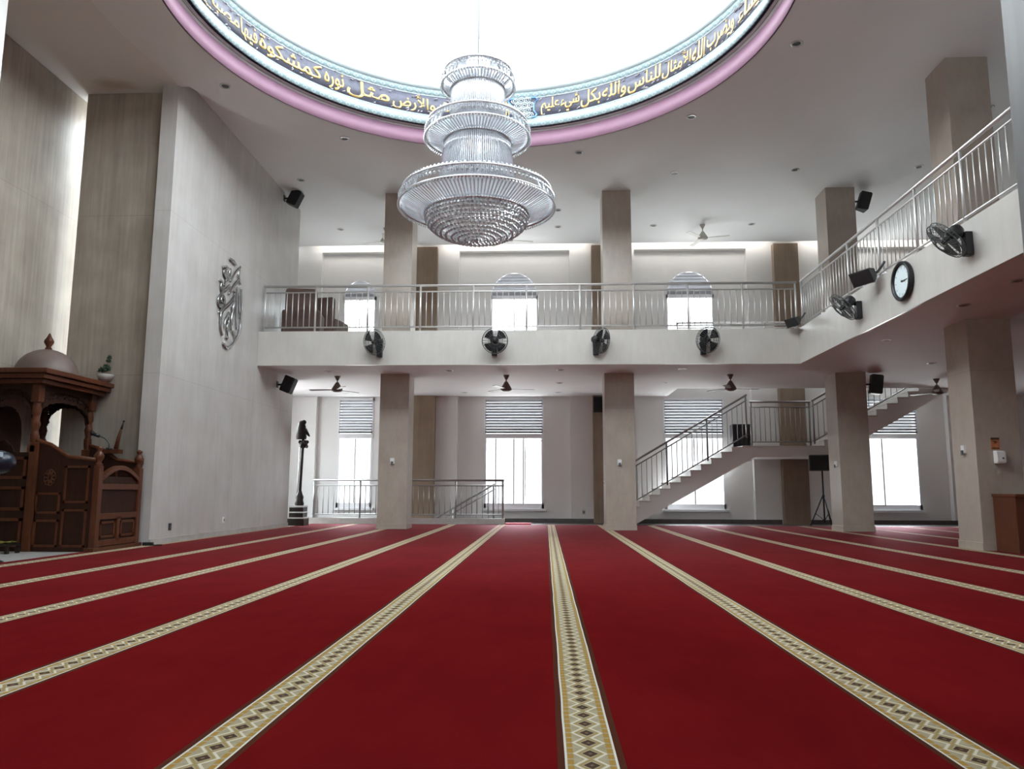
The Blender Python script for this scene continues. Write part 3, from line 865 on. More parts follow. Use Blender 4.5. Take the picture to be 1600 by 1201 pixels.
ceiling_fan('brown ceiling fan under the side balcony between two columns', (8.85, 17.6, ZS), R(3), M['fan_dark'], group=gl)
gu = 'ceiling fans above the balcony'
ceiling_fan('pale ceiling fan on the white upper ceiling between two columns', (4.0, 18.94, ZC), R(-14), M['fan_light'], .64, .2, gu)
ceiling_fan('pale ceiling fan on the upper ceiling just behind the chandelier rim', (-.93, 18.94, ZC), R(15), M['fan_light'], .64, .2, gu)
ceiling_fan('pale ceiling fan on the upper ceiling peeking out from behind the first column', (-4.1, 18.94, ZC), R(40), M['fan_light'], .64, .2, gu)

# ------------------------------------------------------------------ wall fans
def make_wall_fan(label, loc, rz_, pan, tilt, group, out=.30, up=.10, Rg=.255):
    """local +y points away from the wall"""
    t = thing('wall_fan', label, 'fan', loc, rz_, group)
    MB().box(-.055, .055, 0, .09, -.19, .10, .012).build('wall_bracket', M['black'], t)
    MB().tube([(0, .06, .05), (0, .12, .07), (0, .17, up-.02)], .028, 10).build('arm', M['black'], t)
    head = Matrix.Rotation(pan, 4, 'Z') @ Matrix.Rotation(-tilt, 4, 'X')
    def H(o): o.matrix_local = Matrix.Translation((0, .18, up)) @ head; return o
    toY = Matrix.Rotation(-pi/2, 4, 'X')       # lathe axis z -> +y
    m = MB().lathe([(.001, -.09), (.06, -.08), (.085, -.03), (.085, .05), (.06, .08), (.001, .085)], 20, M4=toY)
    H(m.build('motor', M['black'], t))
    cage = MB()
    for y, r in ((.11, Rg), (.155, Rg), (.21, Rg*.55), (.225, .07)): cage.torus(r, .0065 if r > .2 else .004, 40, 6, (0, y, 0), M4=toY)
    for k in range(28):
        a = 2*pi*k/28; c, s_ = cos(a), sin(a)
        cage.tube([(.06*c, .225, .06*s_), (Rg*.55*c, .21, Rg*.55*s_), (Rg*c, .155, Rg*s_), (Rg*c, .11, Rg*s_), (Rg*.6*c, .08, Rg*.6*s_), (.07*c, .07, .07*s_)], .0028, 4)
    H(cage.build('cage_grille', M['darkgrey'], t))
    for k in range(4):
        m = MB(); a0 = 2*pi*k/4+.4
        poly = []
        for q in range(7): a = a0-.12+1.0*q/6; poly.append((Rg*.90*cos(a), Rg*.90*sin(a)))
        poly += [(.05*cos(a0+.5), .05*sin(a0+.5)), (.05*cos(a0), .05*sin(a0))]
        am = a0+.25
        def tw(x, y): return .15+.10*(x*-sin(am)+y*cos(am))
        A_ = [m.bm.verts.new((x, tw(x, y), y)) for x, y in poly]; B_ = [m.bm.verts.new((x, tw(x, y)+.006, y)) for x, y in poly]
        m.bm.faces.new(A_); m.bm.faces.new(B_[::-1])
        for i in range(len(poly)): m.bm.faces.new((A_[i], B_[i], B_[(i+1) % len(poly)], A_[(i+1) % len(poly)]))
        H(m.build('blade', M['black'], t))
    H(MB().lathe([(.001, .20), (.03, .19), (.045, .15), (.045, .11)], 14, M4=toY).build('hub', M['black'], t))
    return t
gw = 'black wall fans on the balcony fronts'
make_wall_fan('black wall fan on the far balcony front nearest the marble wall', (-3.36, YF, 3.70), pi, R(-28), R(14), gw)
make_wall_fan('black wall fan on the far balcony front below the middle upper window', (-1.02, YF, 3.72), pi, R(12), R(16), gw)
make_wall_fan('black wall fan on the far balcony front turned sideways above the stair-foot column', (1.02, YF, 3.72), pi, R(52), R(14), gw)
make_wall_fan('black wall fan on the far balcony front nearest the corner with the side balcony', (3.16, YF, 3.72), pi, R(22), R(16), gw)
make_wall_fan('smaller looking black wall fan on the side balcony front between the two black floodlights', (XF, 12.27, 3.76), pi/2, R(-8), R(42), gw)
make_wall_fan('large looking black wall fan on the side balcony front beside the round clock', (XF, 9.05, 3.80), pi/2, R(-12), R(42), gw)

# ------------------------------------------------------------------ clock
ck = thing('wall_clock', 'round white wall clock with black rim on the side balcony front', 'clock', (XF, 10.74, 3.77), pi/2)
toY = Matrix.Rotation(-pi/2, 4, 'X')
MB().lathe([(.001, 0), (.265, 0), (.28, .02), (.28, .07), (.262, .085), (.235, .07), (.228, .045)], 48, M4=toY).build('case', M['black'], ck)
MB().lathe([(.001, .044), (.232, .044)], 48, M4=toY).build('dial', M['dial'], ck)
for k in range(12):
    a = 2*pi*k/12
    MB().obox((.195*sin(a), .046, .195*cos(a)), (cos(a), 0, -sin(a)), (0, 1, 0), (sin(a), 0, cos(a)), .006, .002, .02).build('hour_marking', plain('pale_mark', (.45, .55, .58), .5, var=0) if k == 0 else bpy.data.materials['pale_mark'], ck)
# local x runs towards +y of the hall (to the left of the photo) so hands use -x to the viewer's right
def hand(nm, a, L, w): MB().obox((-sin(a)*L/2, .052, cos(a)*L/2), (cos(a), 0, sin(a)), (0, 1, 0), (-sin(a), 0, cos(a)), w, .002, L/2).build(nm, M['darkgrey'], ck)
hand('minute_hand', R(92), .17, .004); hand('hour_hand', R(100), .10, .006)
MB().lathe([(.001, .058), (.016, .056), (.016, .044)], 12, M4=toY).build('hub', M['darkgrey'], ck)

# ------------------------------------------------------------------ floodlights on the side balcony
def floodlight(label, y, z, s=1.):
    t = thing('floodlight', label, 'floodlight', (XF, y, z), pi/2, 'floodlights on the side balcony edge')
    H = Matrix.Translation((.0, .20*s, .0)) @ Matrix.Rotation(R(25), 4, 'Z') @ Matrix.Rotation(R(-28), 4, 'X')
    b = MB()
    w, h, d = .20*s, .115*s, .20*s
    f = [b.bm.verts.new(c) for c in ((-w, d/2, -h), (w, d/2, -h), (w, d/2, h), (-w, d/2, h))]
    k = [b.bm.verts.new(c) for c in ((-w*.55, -d/2, -h*.5), (w*.55, -d/2, -h*.5), (w*.55, -d/2, h*.5), (-w*.55, -d/2, h*.5))]
    b.bm.faces.new(f); b.bm.faces.new(k[::-1])
    for i in range(4): b.bm.faces.new((f[i], k[i], k[(i+1) % 4], f[(i+1) % 4]))
    b.build('housing', M['darkgrey'], t).matrix_local = H
    MB().box(-w*.93, w*.93, d/2, d/2+.012, -h*.9, h*.9, .003).build('lens', M['black'], t).matrix_local = H
    MB().tube([(0, .10*s, .0), (-.04*s, .03, .06*s), (-.10*s, .01, .10*s), (-.2*s, -.005, .16*s)], .02*s, 8).build('mounting_arm', M['darkgrey'], t)
floodlight('small black floodlight in the corner where the two balcony railings meet', 15.05, 4.16, .8)
floodlight('large black floodlight on the side balcony edge just beside the wall clock', 11.55, 4.08, 1.)

# ------------------------------------------------------------------ loudspeakers
def speaker(label, loc, rz_, tilt, w=.26, h=.36, d=.24, arm=True, group='black loudspeakers mounted high'):
    t = thing('loudspeaker', label, 'loudspeaker', loc, rz_, group)
    H = Matrix.Translation((0, .24, 0)) @ Matrix.Rotation(-tilt, 4, 'X')
    b = MB(); b.prism([(-w/2, d/2), (w/2, d/2), (w*.32, -d/2), (-w*.32, -d/2)], 'z', -h/2, h/2)
    bmesh.ops.bevel(b.bm, geom=b.bm.edges[:], offset=.012, segments=2, affect='EDGES')
    b.build('cabinet_body', M['black'], t).matrix_local = H
    MB().box(-w*.44, w*.44, d/2, d/2+.012, -h*.45, h*.45, .004).build('grille', M['grille'], t).matrix_local = H
    if arm: MB().tube([(0, 0, 0), (0, .16, 0)], .022, 8).build('mounting_arm', M['black'], t); MB().box(-.05, .05, 0, .012, -.07, .07).build('wall_plate', M['black'], t)
    return t
# local +y away from wall; qibla wall normal +X -> rz=-pi/2
speaker('black loudspeaker high on the marble wall under the upper ceiling', (XW, 16.45, 7.38), -pi/2, R(25))
speaker('black loudspeaker on the marble wall just under the balcony', (XW, 16.55, 3.13), -pi/2, R(22))
speaker('black loudspeaker at the top of the upper column behind the side railing', (COLX[2]+.32, 16.75, 7.25), -pi/2, R(18), .24, .42, .22)
speaker('black loudspeaker on the lower column with the staircase behind it', (COLX[2]+.32, 16.7, 3.12), -pi/2, R(8), .24, .42, .22)
speaker('black loudspeaker on the dark pilaster hidden partly by the column at the stair foot', (1.42, 20.5, 3.10), pi, R(10), .3, .42, .2)
# tripod loudspeaker
tp = thing('tripod_loudspeaker', 'black loudspeaker on a tripod stand in front of the staircase', 'loudspeaker', (6.66, 18.9, .008), R(-17))
MB().box(-.29, .29, -.17, .17, 1.32, 1.70, .02).build('cabinet_body', M['black'], tp)
MB().box(-.26, .26, -.185, -.17, 1.35, 1.67, .004).build('grille', M['grille'], tp)
MB().tube([(0, 0, .10), (0, 0, 1.33)], .02, 10).build('pole', M['black'], tp)
MB().tube([(0, 0, .66), (0, 0, .74)], .036, 10).build('collar', M['black'], tp)
for k in range(3):
    a = R(-90+120*k+25)
    lg = MB().tube([(0.03*cos(a), .03*sin(a), .70), (.32*cos(a), .32*sin(a), .016)], .014, 8).build('leg', M['black'], tp)
    MB().tube([(0, 0, .14), (.19*cos(a), .19*sin(a), .30)], .009, 6).build('brace', M['black'], tp)
# black box speaker on the landing
bx = thing('floor_loudspeaker', 'black boxy loudspeaker standing on the staircase landing behind the railing', 'loudspeaker', (5.02, 20.2, ZL))
MB().box(-.14, .32, 0, .34, 0, .62, .015).build('cabinet_body', M['black'], bx)
for k in range(4): MB().box(-.11+.11*k, -.05+.11*k, -.012, 0, .04, .58, .003).build('grille_strip', M['grille'], bx)

# ------------------------------------------------------------------ downlights
def make_downlight(label, loc, group, lit=False):
    t = thing('recessed_downlight', label, 'light', loc, 0, group)
    MB().lathe([(.058, .0), (.062, -.012), (.088, -.008), (.09, 0)], 24).build('trim_ring', M['white_plastic'] if lit else M['steel_dark'], t)
    MB().lathe([(.001, -.002), (.058, -.002)], 20).build('lens', M['lit_lens'] if lit == 2 else M['darkgrey'], t)
    return t
dl = make_downlight('recessed downlight in the dropped ring above the marble wall corner', (-5.16, 11.44, 7.3), 'downlights in the dropped ring')
lamps = [
 ((-3.71, 13.36, 7.3), 'recessed downlight in the dropped ring between the chandelier and the marble wall', 'downlights in the dropped ring'),
 ((.67, 14.11, 7.3), 'recessed downlight in the dropped ring just beside the chandelier', 'downlights in the dropped ring'),
 ((2.56, 12.75, 7.3), 'recessed downlight in the dropped ring below the end of the gold inscription', 'downlights in the dropped ring'),
 ((3.68, 10.58, 7.3), 'recessed downlight in the dropped ring closest to the side balcony', 'downlights in the dropped ring'),
 ((-5.31, 15.78, ZC), 'recessed downlight in the upper ceiling right above the wall loudspeaker', 'downlights in the upper ceiling'),
 ((-5.29, 18.98, ZC), 'recessed downlight in the upper ceiling above the narrow arched window', 'downlights in the upper ceiling'),
 ((.32, 17.79, ZC), 'upper of the two recessed downlights close beside the chandelier rim', 'downlights in the upper ceiling'),
 ((.34, 18.97, ZC), 'lower of the two recessed downlights close beside the chandelier rim', 'downlights in the upper ceiling'),
 ((2.77, 18.95, ZC), 'recessed downlight between the middle upper column and the pale ceiling fan', 'downlights in the upper ceiling'),
 ((5.23, 18.94, ZC), 'recessed downlight on the far side of the pale ceiling fan from the middle column', 'downlights in the upper ceiling'),
 ((5.26, 15.61, ZC), 'recessed downlight in the upper ceiling above the corner of the two balconies', 'downlights in the upper ceiling'),
 ((7.78, 15.54, ZC), 'recessed downlight between the two upper columns of the side balcony', 'downlights in the upper ceiling'),
 ((7.80, 13.04, ZC), 'recessed downlight beside the large upper column near the side railing end', 'downlights in the upper ceiling'),
 ((-4.67, 16.22, ZS), 'recessed downlight in the balcony soffit in front of the fan nearest the marble wall', 'downlights under the balcony'),
 ((-5.26, 19.95, ZS), 'recessed downlight in the balcony soffit over the narrow window blind', 'downlights under the balcony'),
 ((-2.05, 16.16, ZS), 'recessed downlight in the balcony soffit beside the first column, at the front edge', 'downlights under the balcony'),
 ((-2.10, 19.87, ZS), 'recessed downlight in the balcony soffit beside the first column, near the far wall', 'downlights under the balcony'),
 ((.33, 16.11, ZS), 'front one of three recessed downlights in line beside the stair-foot column', 'downlights under the balcony'),
 ((.34, 18.11, ZS), 'middle one of three recessed downlights in line beside the stair-foot column', 'downlights under the balcony'),
 ((.34, 19.86, ZS), 'rear one of three recessed downlights in line beside the stair-foot column', 'downlights under the balcony'),
 ((2.84, 18.04, ZS), 'recessed downlight in the soffit in front of the stair opening', 'downlights under the balcony'),
 ((2.87, 16.03, ZS), 'recessed downlight in the soffit at the balcony edge beside the stair-foot column', 'downlights under the balcony'),
 ((7.68, 15.40, ZS), 'recessed downlight in the side balcony soffit above the tripod loudspeaker column', 'downlights under the balcony'),
 ((5.73, 10.52, ZS), 'recessed downlight in the side balcony soffit under the wall clock', 'downlights under the balcony'),
 ((5.72, 9.29, ZS), 'recessed downlight in the side balcony soffit at the edge of the photo', 'downlights under the balcony')]
for loc, lab, g in lamps: dup(dl, loc, None, lab, g)
make_downlight('white-rimmed recessed downlight in the upper ceiling between the inscription and the pale fan', (2.76, 15.69, ZC), 'downlights in the upper ceiling', 1)
make_downlight('white-rimmed recessed downlight in the side balcony soffit before the large column', (5.76, 13.0, ZS), 'downlights under the balcony', 1)

# ------------------------------------------------------------------ wall calligraphy
STROKES = [[(13.65,5.101),(13.819,5.1),(13.93,5.071)],[(13.376,4.862),(13.552,4.906),(13.428,4.775),(13.543,4.67),(13.449,4.524)],[(13.601,4.911),(13.469,4.769),(13.623,4.744),(13.527,4.631)],[(13.695,4.922),(13.673,4.776)],
 [(14.147,5.091),(13.931,4.903),(13.706,4.681)],[(14.126,5.085),(14.1,4.88),(14.191,4.761)],[(14.115,4.83),(13.919,4.669),(13.677,4.43)],[(13.273,4.595),(13.355,4.567),(13.349,4.463),(13.472,4.437),(13.696,4.6),(13.664,4.531)],
 [(13.398,4.392),(13.259,4.255),(13.274,4.141),(13.412,4.141),(13.517,4.252),(13.447,4.328),(13.38,4.235),(13.469,4.156),(13.277,3.975)],[(13.912,4.562),(13.944,4.482),(13.777,4.3),(13.478,4.09),(13.399,3.936),(13.415,3.755),(13.501,3.614)],
 [(14.049,4.669),(14.071,4.338),(14.114,3.844)],[(14.222,4.698),(14.285,4.39),(14.308,4.109),(14.29,3.908),(14.136,3.682),(13.904,3.497),(13.727,3.43),(13.539,3.479)],[(14.15,4.571),(14.213,4.194)],
 [(13.927,4.443),(13.95,4.273),(13.878,4.011),(13.866,3.783)],[(13.742,4.092),(13.622,3.919),(13.58,3.774)],[(13.742,4.092),(13.757,3.915),(13.699,3.799),(13.732,3.61)],[(13.951,3.784),(14.045,3.716)],[(13.681,3.625),(13.758,3.598)],[(13.847,4.248),(13.906,4.122),(13.894,3.893)]]
def smooth_pts(P, n=6):
    out = []
    for i in range(len(P)-1):
        p0, p1, p2, p3 = P[max(i-1, 0)], P[i], P[i+1], P[min(i+2, len(P)-1)]
        for k in range(n):
            t = k/n
            out.append(tuple(.5*(2*p1[j]+(p2[j]-p0[j])*t+(2*p0[j]-5*p1[j]+4*p2[j]-p3[j])*t*t+(3*p1[j]-p0[j]-3*p2[j]+p3[j])*t**3) for j in range(2)))
    out.append(P[-1]); return out
cl = thing('metal_calligraphy', 'tall polished metal calligraphy mounted on the marble wall', 'calligraphy', (XW, 13.8, 4.25))
for s_ in STROKES:
    q = smooth_pts(s_); n = len(q)
    w = [.042*(.45+.55*sin(pi*min(max((i+.6)/n, .12), .88))) for i in range(n)]
    MB().tube([(.03, a-13.8, b_-4.25) for a, b_ in q], w, 10, True, flat=(1, 0, 0)).build('letter_stroke', M['chrome'], cl)
m = MB()
for a, b_ in ((13.8, 5.08), (13.5, 4.75), (14.05, 4.4), (13.45, 4.15), (13.42, 3.8), (14.25, 4.1), (13.75, 3.45)): m.tube([(.001, a-13.8, b_-4.25), (.03, a-13.8, b_-4.25)], .008, 6)
m.build('standoff_screw', M['darkgrey'], cl)

# ------------------------------------------------------------------ pulpit (carved, canopied)
pu = thing('carved_pulpit', 'carved wooden pulpit with a domed canopy standing in the wall niche', 'pulpit', (0, 0, .004))
W, WD = M['wood'], M['wood_dark']
def carved_arch(axis, a0, a1, ztop, zspring, d, thick, name):
    """pierced fretwork spandrel with a lobed arch cut-out"""
    n = 28; m = MB(); mid = (a0+a1)/2; half = (a1-a0)/2
    low, up_ = [], []
    for k in range(n+1):
        t = -1+2*k/n
        base = zspring+(ztop-.21-zspring)*max(0, 1-abs(t)**2.4)**.55
        low.append((mid+half*t, base+.018*abs(sin(k*pi/3.5))-.018))
    for k in range(n):
        (xa, za), (xb, zb) = low[k], low[k+1]
        m.prism([(xa, za), (xb, zb), (xb, min(zb+.05, ztop)), (xa, min(za+.05, ztop))], axis, d, d+thick)
        zz = min(max(za, zb)+.13, ztop-.02); m.prism([(xa, zz), (xb, zz), (xb, ztop), (xa, ztop)], axis, d, d+thick)
    # scroll fretwork between arch and head
    random.seed(3)
    for k in range(110):
        t = random.uniform(-.97, .97); i = int((t+1)/2*n); zb = low[i][1]+.05; zt = min(low[i][1]+.16, ztop-.02)
        z = random.uniform(zb, zt); r = random.uniform(.018, .034); x = mid+half*t
        pts = []
        for q in range(9):
            a = 2*pi*q/8
            c = (x+r*cos(a), z+r*sin(a))
            pts.append({'x': (d+thick/2, c[0], c[1]), 'y': (c[0], d+thick/2, c[1])}[axis])
        m.tube(pts, .0095, 5)
    m.build(name, WD, pu)
def turned_post(x, y, z0, z1, name, r=.055):
    m = MB(); h = z1-z0
    m.box(x-r, x+r, y-r, y+r, z0, z0+h*.10, .006)
    pr = []
    for k in range(25):
        t = k/24; rr = r*(.72+.28*abs(sin(t*pi*3.0))+.12*(1 if k % 6 == 0 else 0)); pr.append((rr, z0+h*(.10+.62*t)))
    m.lathe(pr, 16, (x, y, 0))
    m.box(x-r*1.05, x+r*1.05, y-r*1.05, y+r*1.05, z0+h*.72, z1, .006)
    m.build(name, W, pu)
XP, XB, YA, YB = -6.95, -7.66, 10.15, 11.42
PZ = 1.32
for x, y in ((XP, YA+.02), (XP, YB-.02), (XB, YA+.02), (XB, YB-.02)): turned_post(x, y, PZ, 2.27, 'canopy_post')
carved_arch('x', YA+.05, YB-.05, 2.27, 1.80, XP-.02, .04, 'front_arch')
carved_arch('y', XB+.05, XP-.05, 2.27, 1.80, YA, .04, 'side_arch')
carved_arch('y', XB+.05, XP-.05, 2.27, 1.80, YB-.04, .04, 'side_arch')
# projecting roof with cornice
m = MB(); m.box(-7.70, -6.80, YA-.13, YB+.12, 2.25, 2.31, .01); m.box(-7.71, -6.74, YA-.19, YB+.15, 2.31, 2.38, .012); m.box(-7.71, -6.70, YA-.22, YB+.16, 2.38, 2.45, .012)
m.build('canopy_roof', W, pu)
dm = [(.42*cos(a), 2.45+.40*sin(a)) for a in [pi/2*k/10 for k in range(11)]]
MB().lathe(dm[:-1]+[(.01, 2.85)], 24, (-7.27, 10.78, 0)).build('canopy_dome', M['dome_skin'], pu)
MB().lathe([(.03, 2.83), (.05, 2.86), (.03, 2.89), (.065, 2.95), (.065, 2.98), (.03, 3.04), (.02, 3.07), (.001, 3.10)], 14, (-7.27, 10.78, 0)).build('finial', W, pu)
# body: rear box under the canopy and stepped front
m = MB(); m.box(-7.68, -6.88, YA, YB, 0, PZ-.36); m.box(-7.68, -6.88, YA, YA+.05, PZ-.36, PZ); m.box(-7.68, -6.88, YB-.05, YB, PZ-.36, PZ)
m.box(-6.88, -6.45, YA+.03, YB-.03, 0, .6); m.box(-6.45, -6.1, YA+.03, YB-.03, 0, .3)
m.build('body', WD, pu)
# near side panelled wing with a sloping top rail
for y, nm in ((YA, 'side_wing'), (YB-.05, 'side_wing')):
    m = MB(); m.prism([(-6.88, 0), (-6.08, 0), (-6.08, 1.20), (-6.45, 1.24), (-6.7, 1.40), (-6.88, 1.46)], 'y', y, y+.05)
    m.build(nm, WD, pu)
    m = MB()
    yy = y-.015
    m.tube([(-6.06, yy+.03, 1.22), (-6.45, yy+.03, 1.26), (-6.7, yy+.03, 1.42), (-6.9, yy+.03, 1.48)], .03, 8)
    m.build('handrail', W, pu)
    for (xa, xb, za, zb) in ((-6.84, -6.5, .06, .42), (-6.46, -6.12, .06, .56), (-6.84, -6.5, .50, .78), (-6.46, -6.12, .64, 1.14)):
        f = MB()
        for q in ((xa, xa+.03, za, zb), (xb-.03, xb, za, zb), (xa, xb, za, za+.03), (xa, xb, zb-.03, zb)): f.box(q[0], q[1], yy, yy+.02, q[2], q[3])
        f.build('panel_molding', W, pu)
    f = MB()
    for k in range(9):
        a = 2*pi*k/9; f.torus(.03, .007, 10, 5, (-6.67+.055*cos(a), yy+.012, .98+.075*sin(a)), M4=Matrix.Rotation(pi/2, 4, 'X'))
    f.build('carved_rosette', W, pu)
for (xa, xb, za, zb) in ((-7.62, -7.0, .06, .44), (-7.62, -7.0, .54, .86), (-7.62, -7.0, .96, 1.26)):
    f = MB()
    for q in ((xa, xa+.04, za, zb), (xb-.04, xb, za, zb), (xa, xb, za, za+.04), (xa, xb, zb-.04, zb)): f.box(q[0], q[1], YA-.02, YA, q[2], q[3])
    f.build('panel_molding', W, pu)
MB().box(-6.97, -6.85, YA-.035, YA+.08, 0, 1.45, .008).build('corner_pilaster', W, pu)
# carved seat back inside the canopy
m = MB(); poly = []
for k in range(21):
    t = -1+2*k/20; poly.append((10.46+.29*t, 1.62+.34*max(0, 1-abs(t)**2)**.5+.02*abs(sin(k*pi/2.5))))
m.prism([(10.17, .96)]+poly+[(10.75, .96)], 'x', -7.6, -7.54); m.build('seat_back', WD, pu)
m = MB(); m.prism([(-7.30, .96), (-7.30, 1.30), (-7.36, 1.42), (-7.46, 1.50), (-7.56, 1.45), (-7.6, 1.3), (-7.6, .96)], 'y', 10.3, 10.34); m.build('carved_side_screen', WD, pu)
# front gate: posts with finials, arched head, rails, panels
for y in (10.21, 11.25):
    g = MB(); g.box(-6.10, -6.0, y-.05, y+.05, 0, 1.14, .006); g.build('gate_post', W, pu)
    MB().lathe([(.045, 1.14), (.055, 1.16), (.03, 1.19), (.06, 1.24), (.065, 1.28), (.04, 1.32), (.025, 1.34), (.04, 1.37), (.04, 1.39), (.001, 1.41)], 14, (-6.05, y, 0)).build('gate_finial', W, pu)
m = MB(); n = 14
arc = [(10.26+.94*k/n, 1.0+.16*sin(pi*k/n)) for k in range(n+1)]
for k in range(n):
    (a, za), (b_, zb) = arc[k], arc[k+1]; m.prism([(a, za), (b_, zb), (b_, zb-.06), (a, za-.06)], 'x', -6.07, -6.0)
m.build('gate_arch', W, pu)
for z in (.86, .46, .10): MB().box(-6.07, -6.005, 10.26, 11.20, z-.04, z+.04, .004).build('gate_rail', W, pu)
MB().box(-6.05, -6.03, 10.26, 11.20, .04, 1.0).build('gate_panel', WD, pu)
MB().box(-6.065, -6.005, 10.70, 10.77, .1, .46, .004).build('gate_stile', W, pu)
for ya in (10.30, 10.81):
    f = MB()
    for q in ((ya, ya+.03, .17, .39), (ya+.33, ya+.36, .17, .39), (ya, ya+.36, .17, .2), (ya, ya+.36, .36, .39)): f.box(-6.03, -6.015, q[0], q[1], q[2], q[3])
    f.build('panel_molding', W, pu)
MB().box(-6.12, -5.99, YA-.02, YB-.05, 0, .05).build('base_molding', W, pu)
# pulpit back rail where staff leans
MB().box(-6.74, -6.40, YB-.12, YB, 1.36, 1.42).build('side_top_rail', W, pu)

mc = thing('gooseneck_microphone', 'black gooseneck microphone rising from the pulpit front', 'microphone', (-6.57, 11.33, 1.428))
MB().lathe([(.001, .02), (.04, .018), (.05, 0), (.001, 0)], 14).build('base', M['black'], mc)
MB().tube([(0, 0, .01), (.0, 0, .08), (-.03, 0, .13), (-.09, -.01, .175), (-.17, -.02, .205)], .011, 8).build('gooseneck', M['darkgrey'], mc)
MB().tube([(-.15, -.02, .195), (-.25, -.03, .235)], [.024, .030], 10).ball((-.255, -.03, .237), .036, 10, 8).build('microphone_head', M['black'], mc)
sf = thing('wooden_staff', 'slender carved wooden staff leaning upright on the pulpit', 'staff', (-6.48, 11.36, 1.426))
MB().tube([(0, 0, .004), (.02, .02, .19), (.04, .04, .31)], [.035, .026, .016], 10).build('shaft', W, sf)
MB().tube([(.04, .04, .31), (.055, .055, .41)], [.018, .010], 8).ball((.058, .058, .43), .017, 8, 6).build('tip', M['bronze'], sf)

# wall planter on the niche panel
pl = thing('wall_planter', 'small dark green plant in a pale bowl fixed to the niche wall', 'plant', (-6.82, 11.62, 2.53))
MB().lathe([(.001, -.05), (.06, -.05), (.10, 0), (.13, .06), (.12, .06), (.09, .01)], 18, (0, -.12, 0)).build('bowl', M['dust'], pl)
MB().tube([(0, 0, -.02), (0, -.1, -.03)], .015, 6).build('wall_arm', M['white_plastic'], pl)
for (x, y, z, r) in ((-.05, -.13, .12, .07), (.04, -.12, .13, .065), (.0, -.10, .18, .06), (.05, -.12, .26, .055), (.045, -.11, .33, .04)):
    m = MB()
    random.seed(int(z*1000))
    for k in range(16):
        a, e = random.uniform(0, 2*pi), random.uniform(-.4, 1.4)
        d = Vector((cos(a)*cos(e), sin(a)*cos(e), sin(e)))
        m.tube([Vector((x, y, z))-d*.01, Vector((x, y, z))+d*r*.6, Vector((x, y, z))+d*r], [.006, .018, .002], 5)
    m.build('foliage', M['leaf'], pl)

# objects at the pulpit foot
sd = thing('round_stand', 'dark blue rounded device on a stand at the picture edge in front of the pulpit', 'stand', (-6.28, 8.62, .004))
MB().ball((0, 0, 1.13), .17, 18, 12, (1, 1, .8)).build('housing', M['navy'], sd)
MB().box(-.10, .115, -.155, -.10, 1.18, 1.24, .008).build('display', M['pale_blue'], sd)
MB().tube([(0, 0, .02), (0, 0, 1.0)], .02, 8).build('pole', M['black'], sd)
MB().lathe([(.001, .03), (.10, .025), (.14, 0), (.001, 0)], 20).build('foot', M['black'], sd)
bk = thing('low_stool', 'low dark stool beside the pulpit foot carrying a yellow-green cloth', 'stool', (-7.02, 9.82, .004))
MB().box(-.28, .17, -.12, .14, .10, .13, .008).build('seat', M['bronze'], bk)
for sx in (-.25, .14):
    for sy in (-.09, .11): MB().box(sx-.02, sx+.02, sy-.02, sy+.02, 0, .10).build('leg', M['bronze'], bk)
m = MB(); n = 10
g = [[m.bm.verts.new((-.24+.36*i/n, -.10+.22*j/n, .137+.012*sin(i*1.3)*cos(j*1.1)+.012)) for j in range(n+1)] for i in range(n+1)]
for i in range(n):
    for j in range(n): m.bm.faces.new((g[i][j], g[i+1][j], g[i+1][j+1], g[i][j+1]))
bmesh.ops.solidify(m.bm, geom=m.bm.faces[:], thickness=.02)
tag(m.build('folded_cloth', M['olive'], None, (-7.02, 9.82, .0)), 'yellow-green patterned folded cloth lying on the low dark stool', 'cloth')
m = MB(); m.box(-.07, .07, -.04, .04, 0, .05, .008); m.tube([(.05, 0, .03), (.12, -.05, .012), (.2, .02, .012)], .009, 6)
tag(m.build('power_strip', M['black'], None, (-5.86, 11.31, .008)), 'small black power strip on the floor at the marble wall corner', 'power strip')

# ------------------------------------------------------------------ ornamental stand at the end of the marble wall
ps = thing('ornamental_stand', 'dark ornate post with carved heads on a striped stepped pedestal at the marble wall end', 'ornamental stand', (-5.80, 18.05, .008))
for k, (w, z0, z1) in enumerate(((.20, 0, .16), (.165, .19, .29), (.165, .32, .42))):
    MB().box(-w, w, -w, w, z0, z1, .006).build('pedestal_step', M['bronze'], ps)
for (w, z0, z1) in ((.205, .16, .19), (.172, .29, .32), (.172, .42, .46)):
    MB().box(-w, w, -w, w, z0, z1, .004).build('white_edging', M['floor_marble'], ps)
MB().lathe([(.10, .46), (.11, .50), (.085, .58), (.095, .66), (.06, .74), (.05, .78), (.04, .80)], 12, (.02, 0, 0)).build('carved_foot', M['bronze'], ps)
MB().tube([(.02, 0, .76), (.05, 0, 2.06)], .034, 10).build('pole', M['bronze'], ps)
MB().tube([(-.05, 0, .55), (-.02, 0, 1.85)], .014, 8).build('silver_rod', M['steel'], ps)
m = MB().ball((.06, 0, 1.90), .10, 12, 8); 
for k in range(7):
    a = 2*pi*k/7; m.ball((.06+.085*cos(a), .085*sin(a), 1.90+.05*(-1)**k), .045, 8, 6)
m.build('carved_knob', M['bronze'], ps)
MB().lathe([(.12, 2.02), (.13, 2.06), (.115, 2.2), (.10, 2.32), (.08, 2.40), (.05, 2.45), (.001, 2.46)], 10, (.0, 0, 0)).tube([(.08, 0, 2.25), (.17, 0, 2.12), (.2, 0, 2.08)], [.05, .03, .01], 8).ball((.05, 0, 2.42), .06, 10, 6).build('carved_top', M['bronze'], ps)

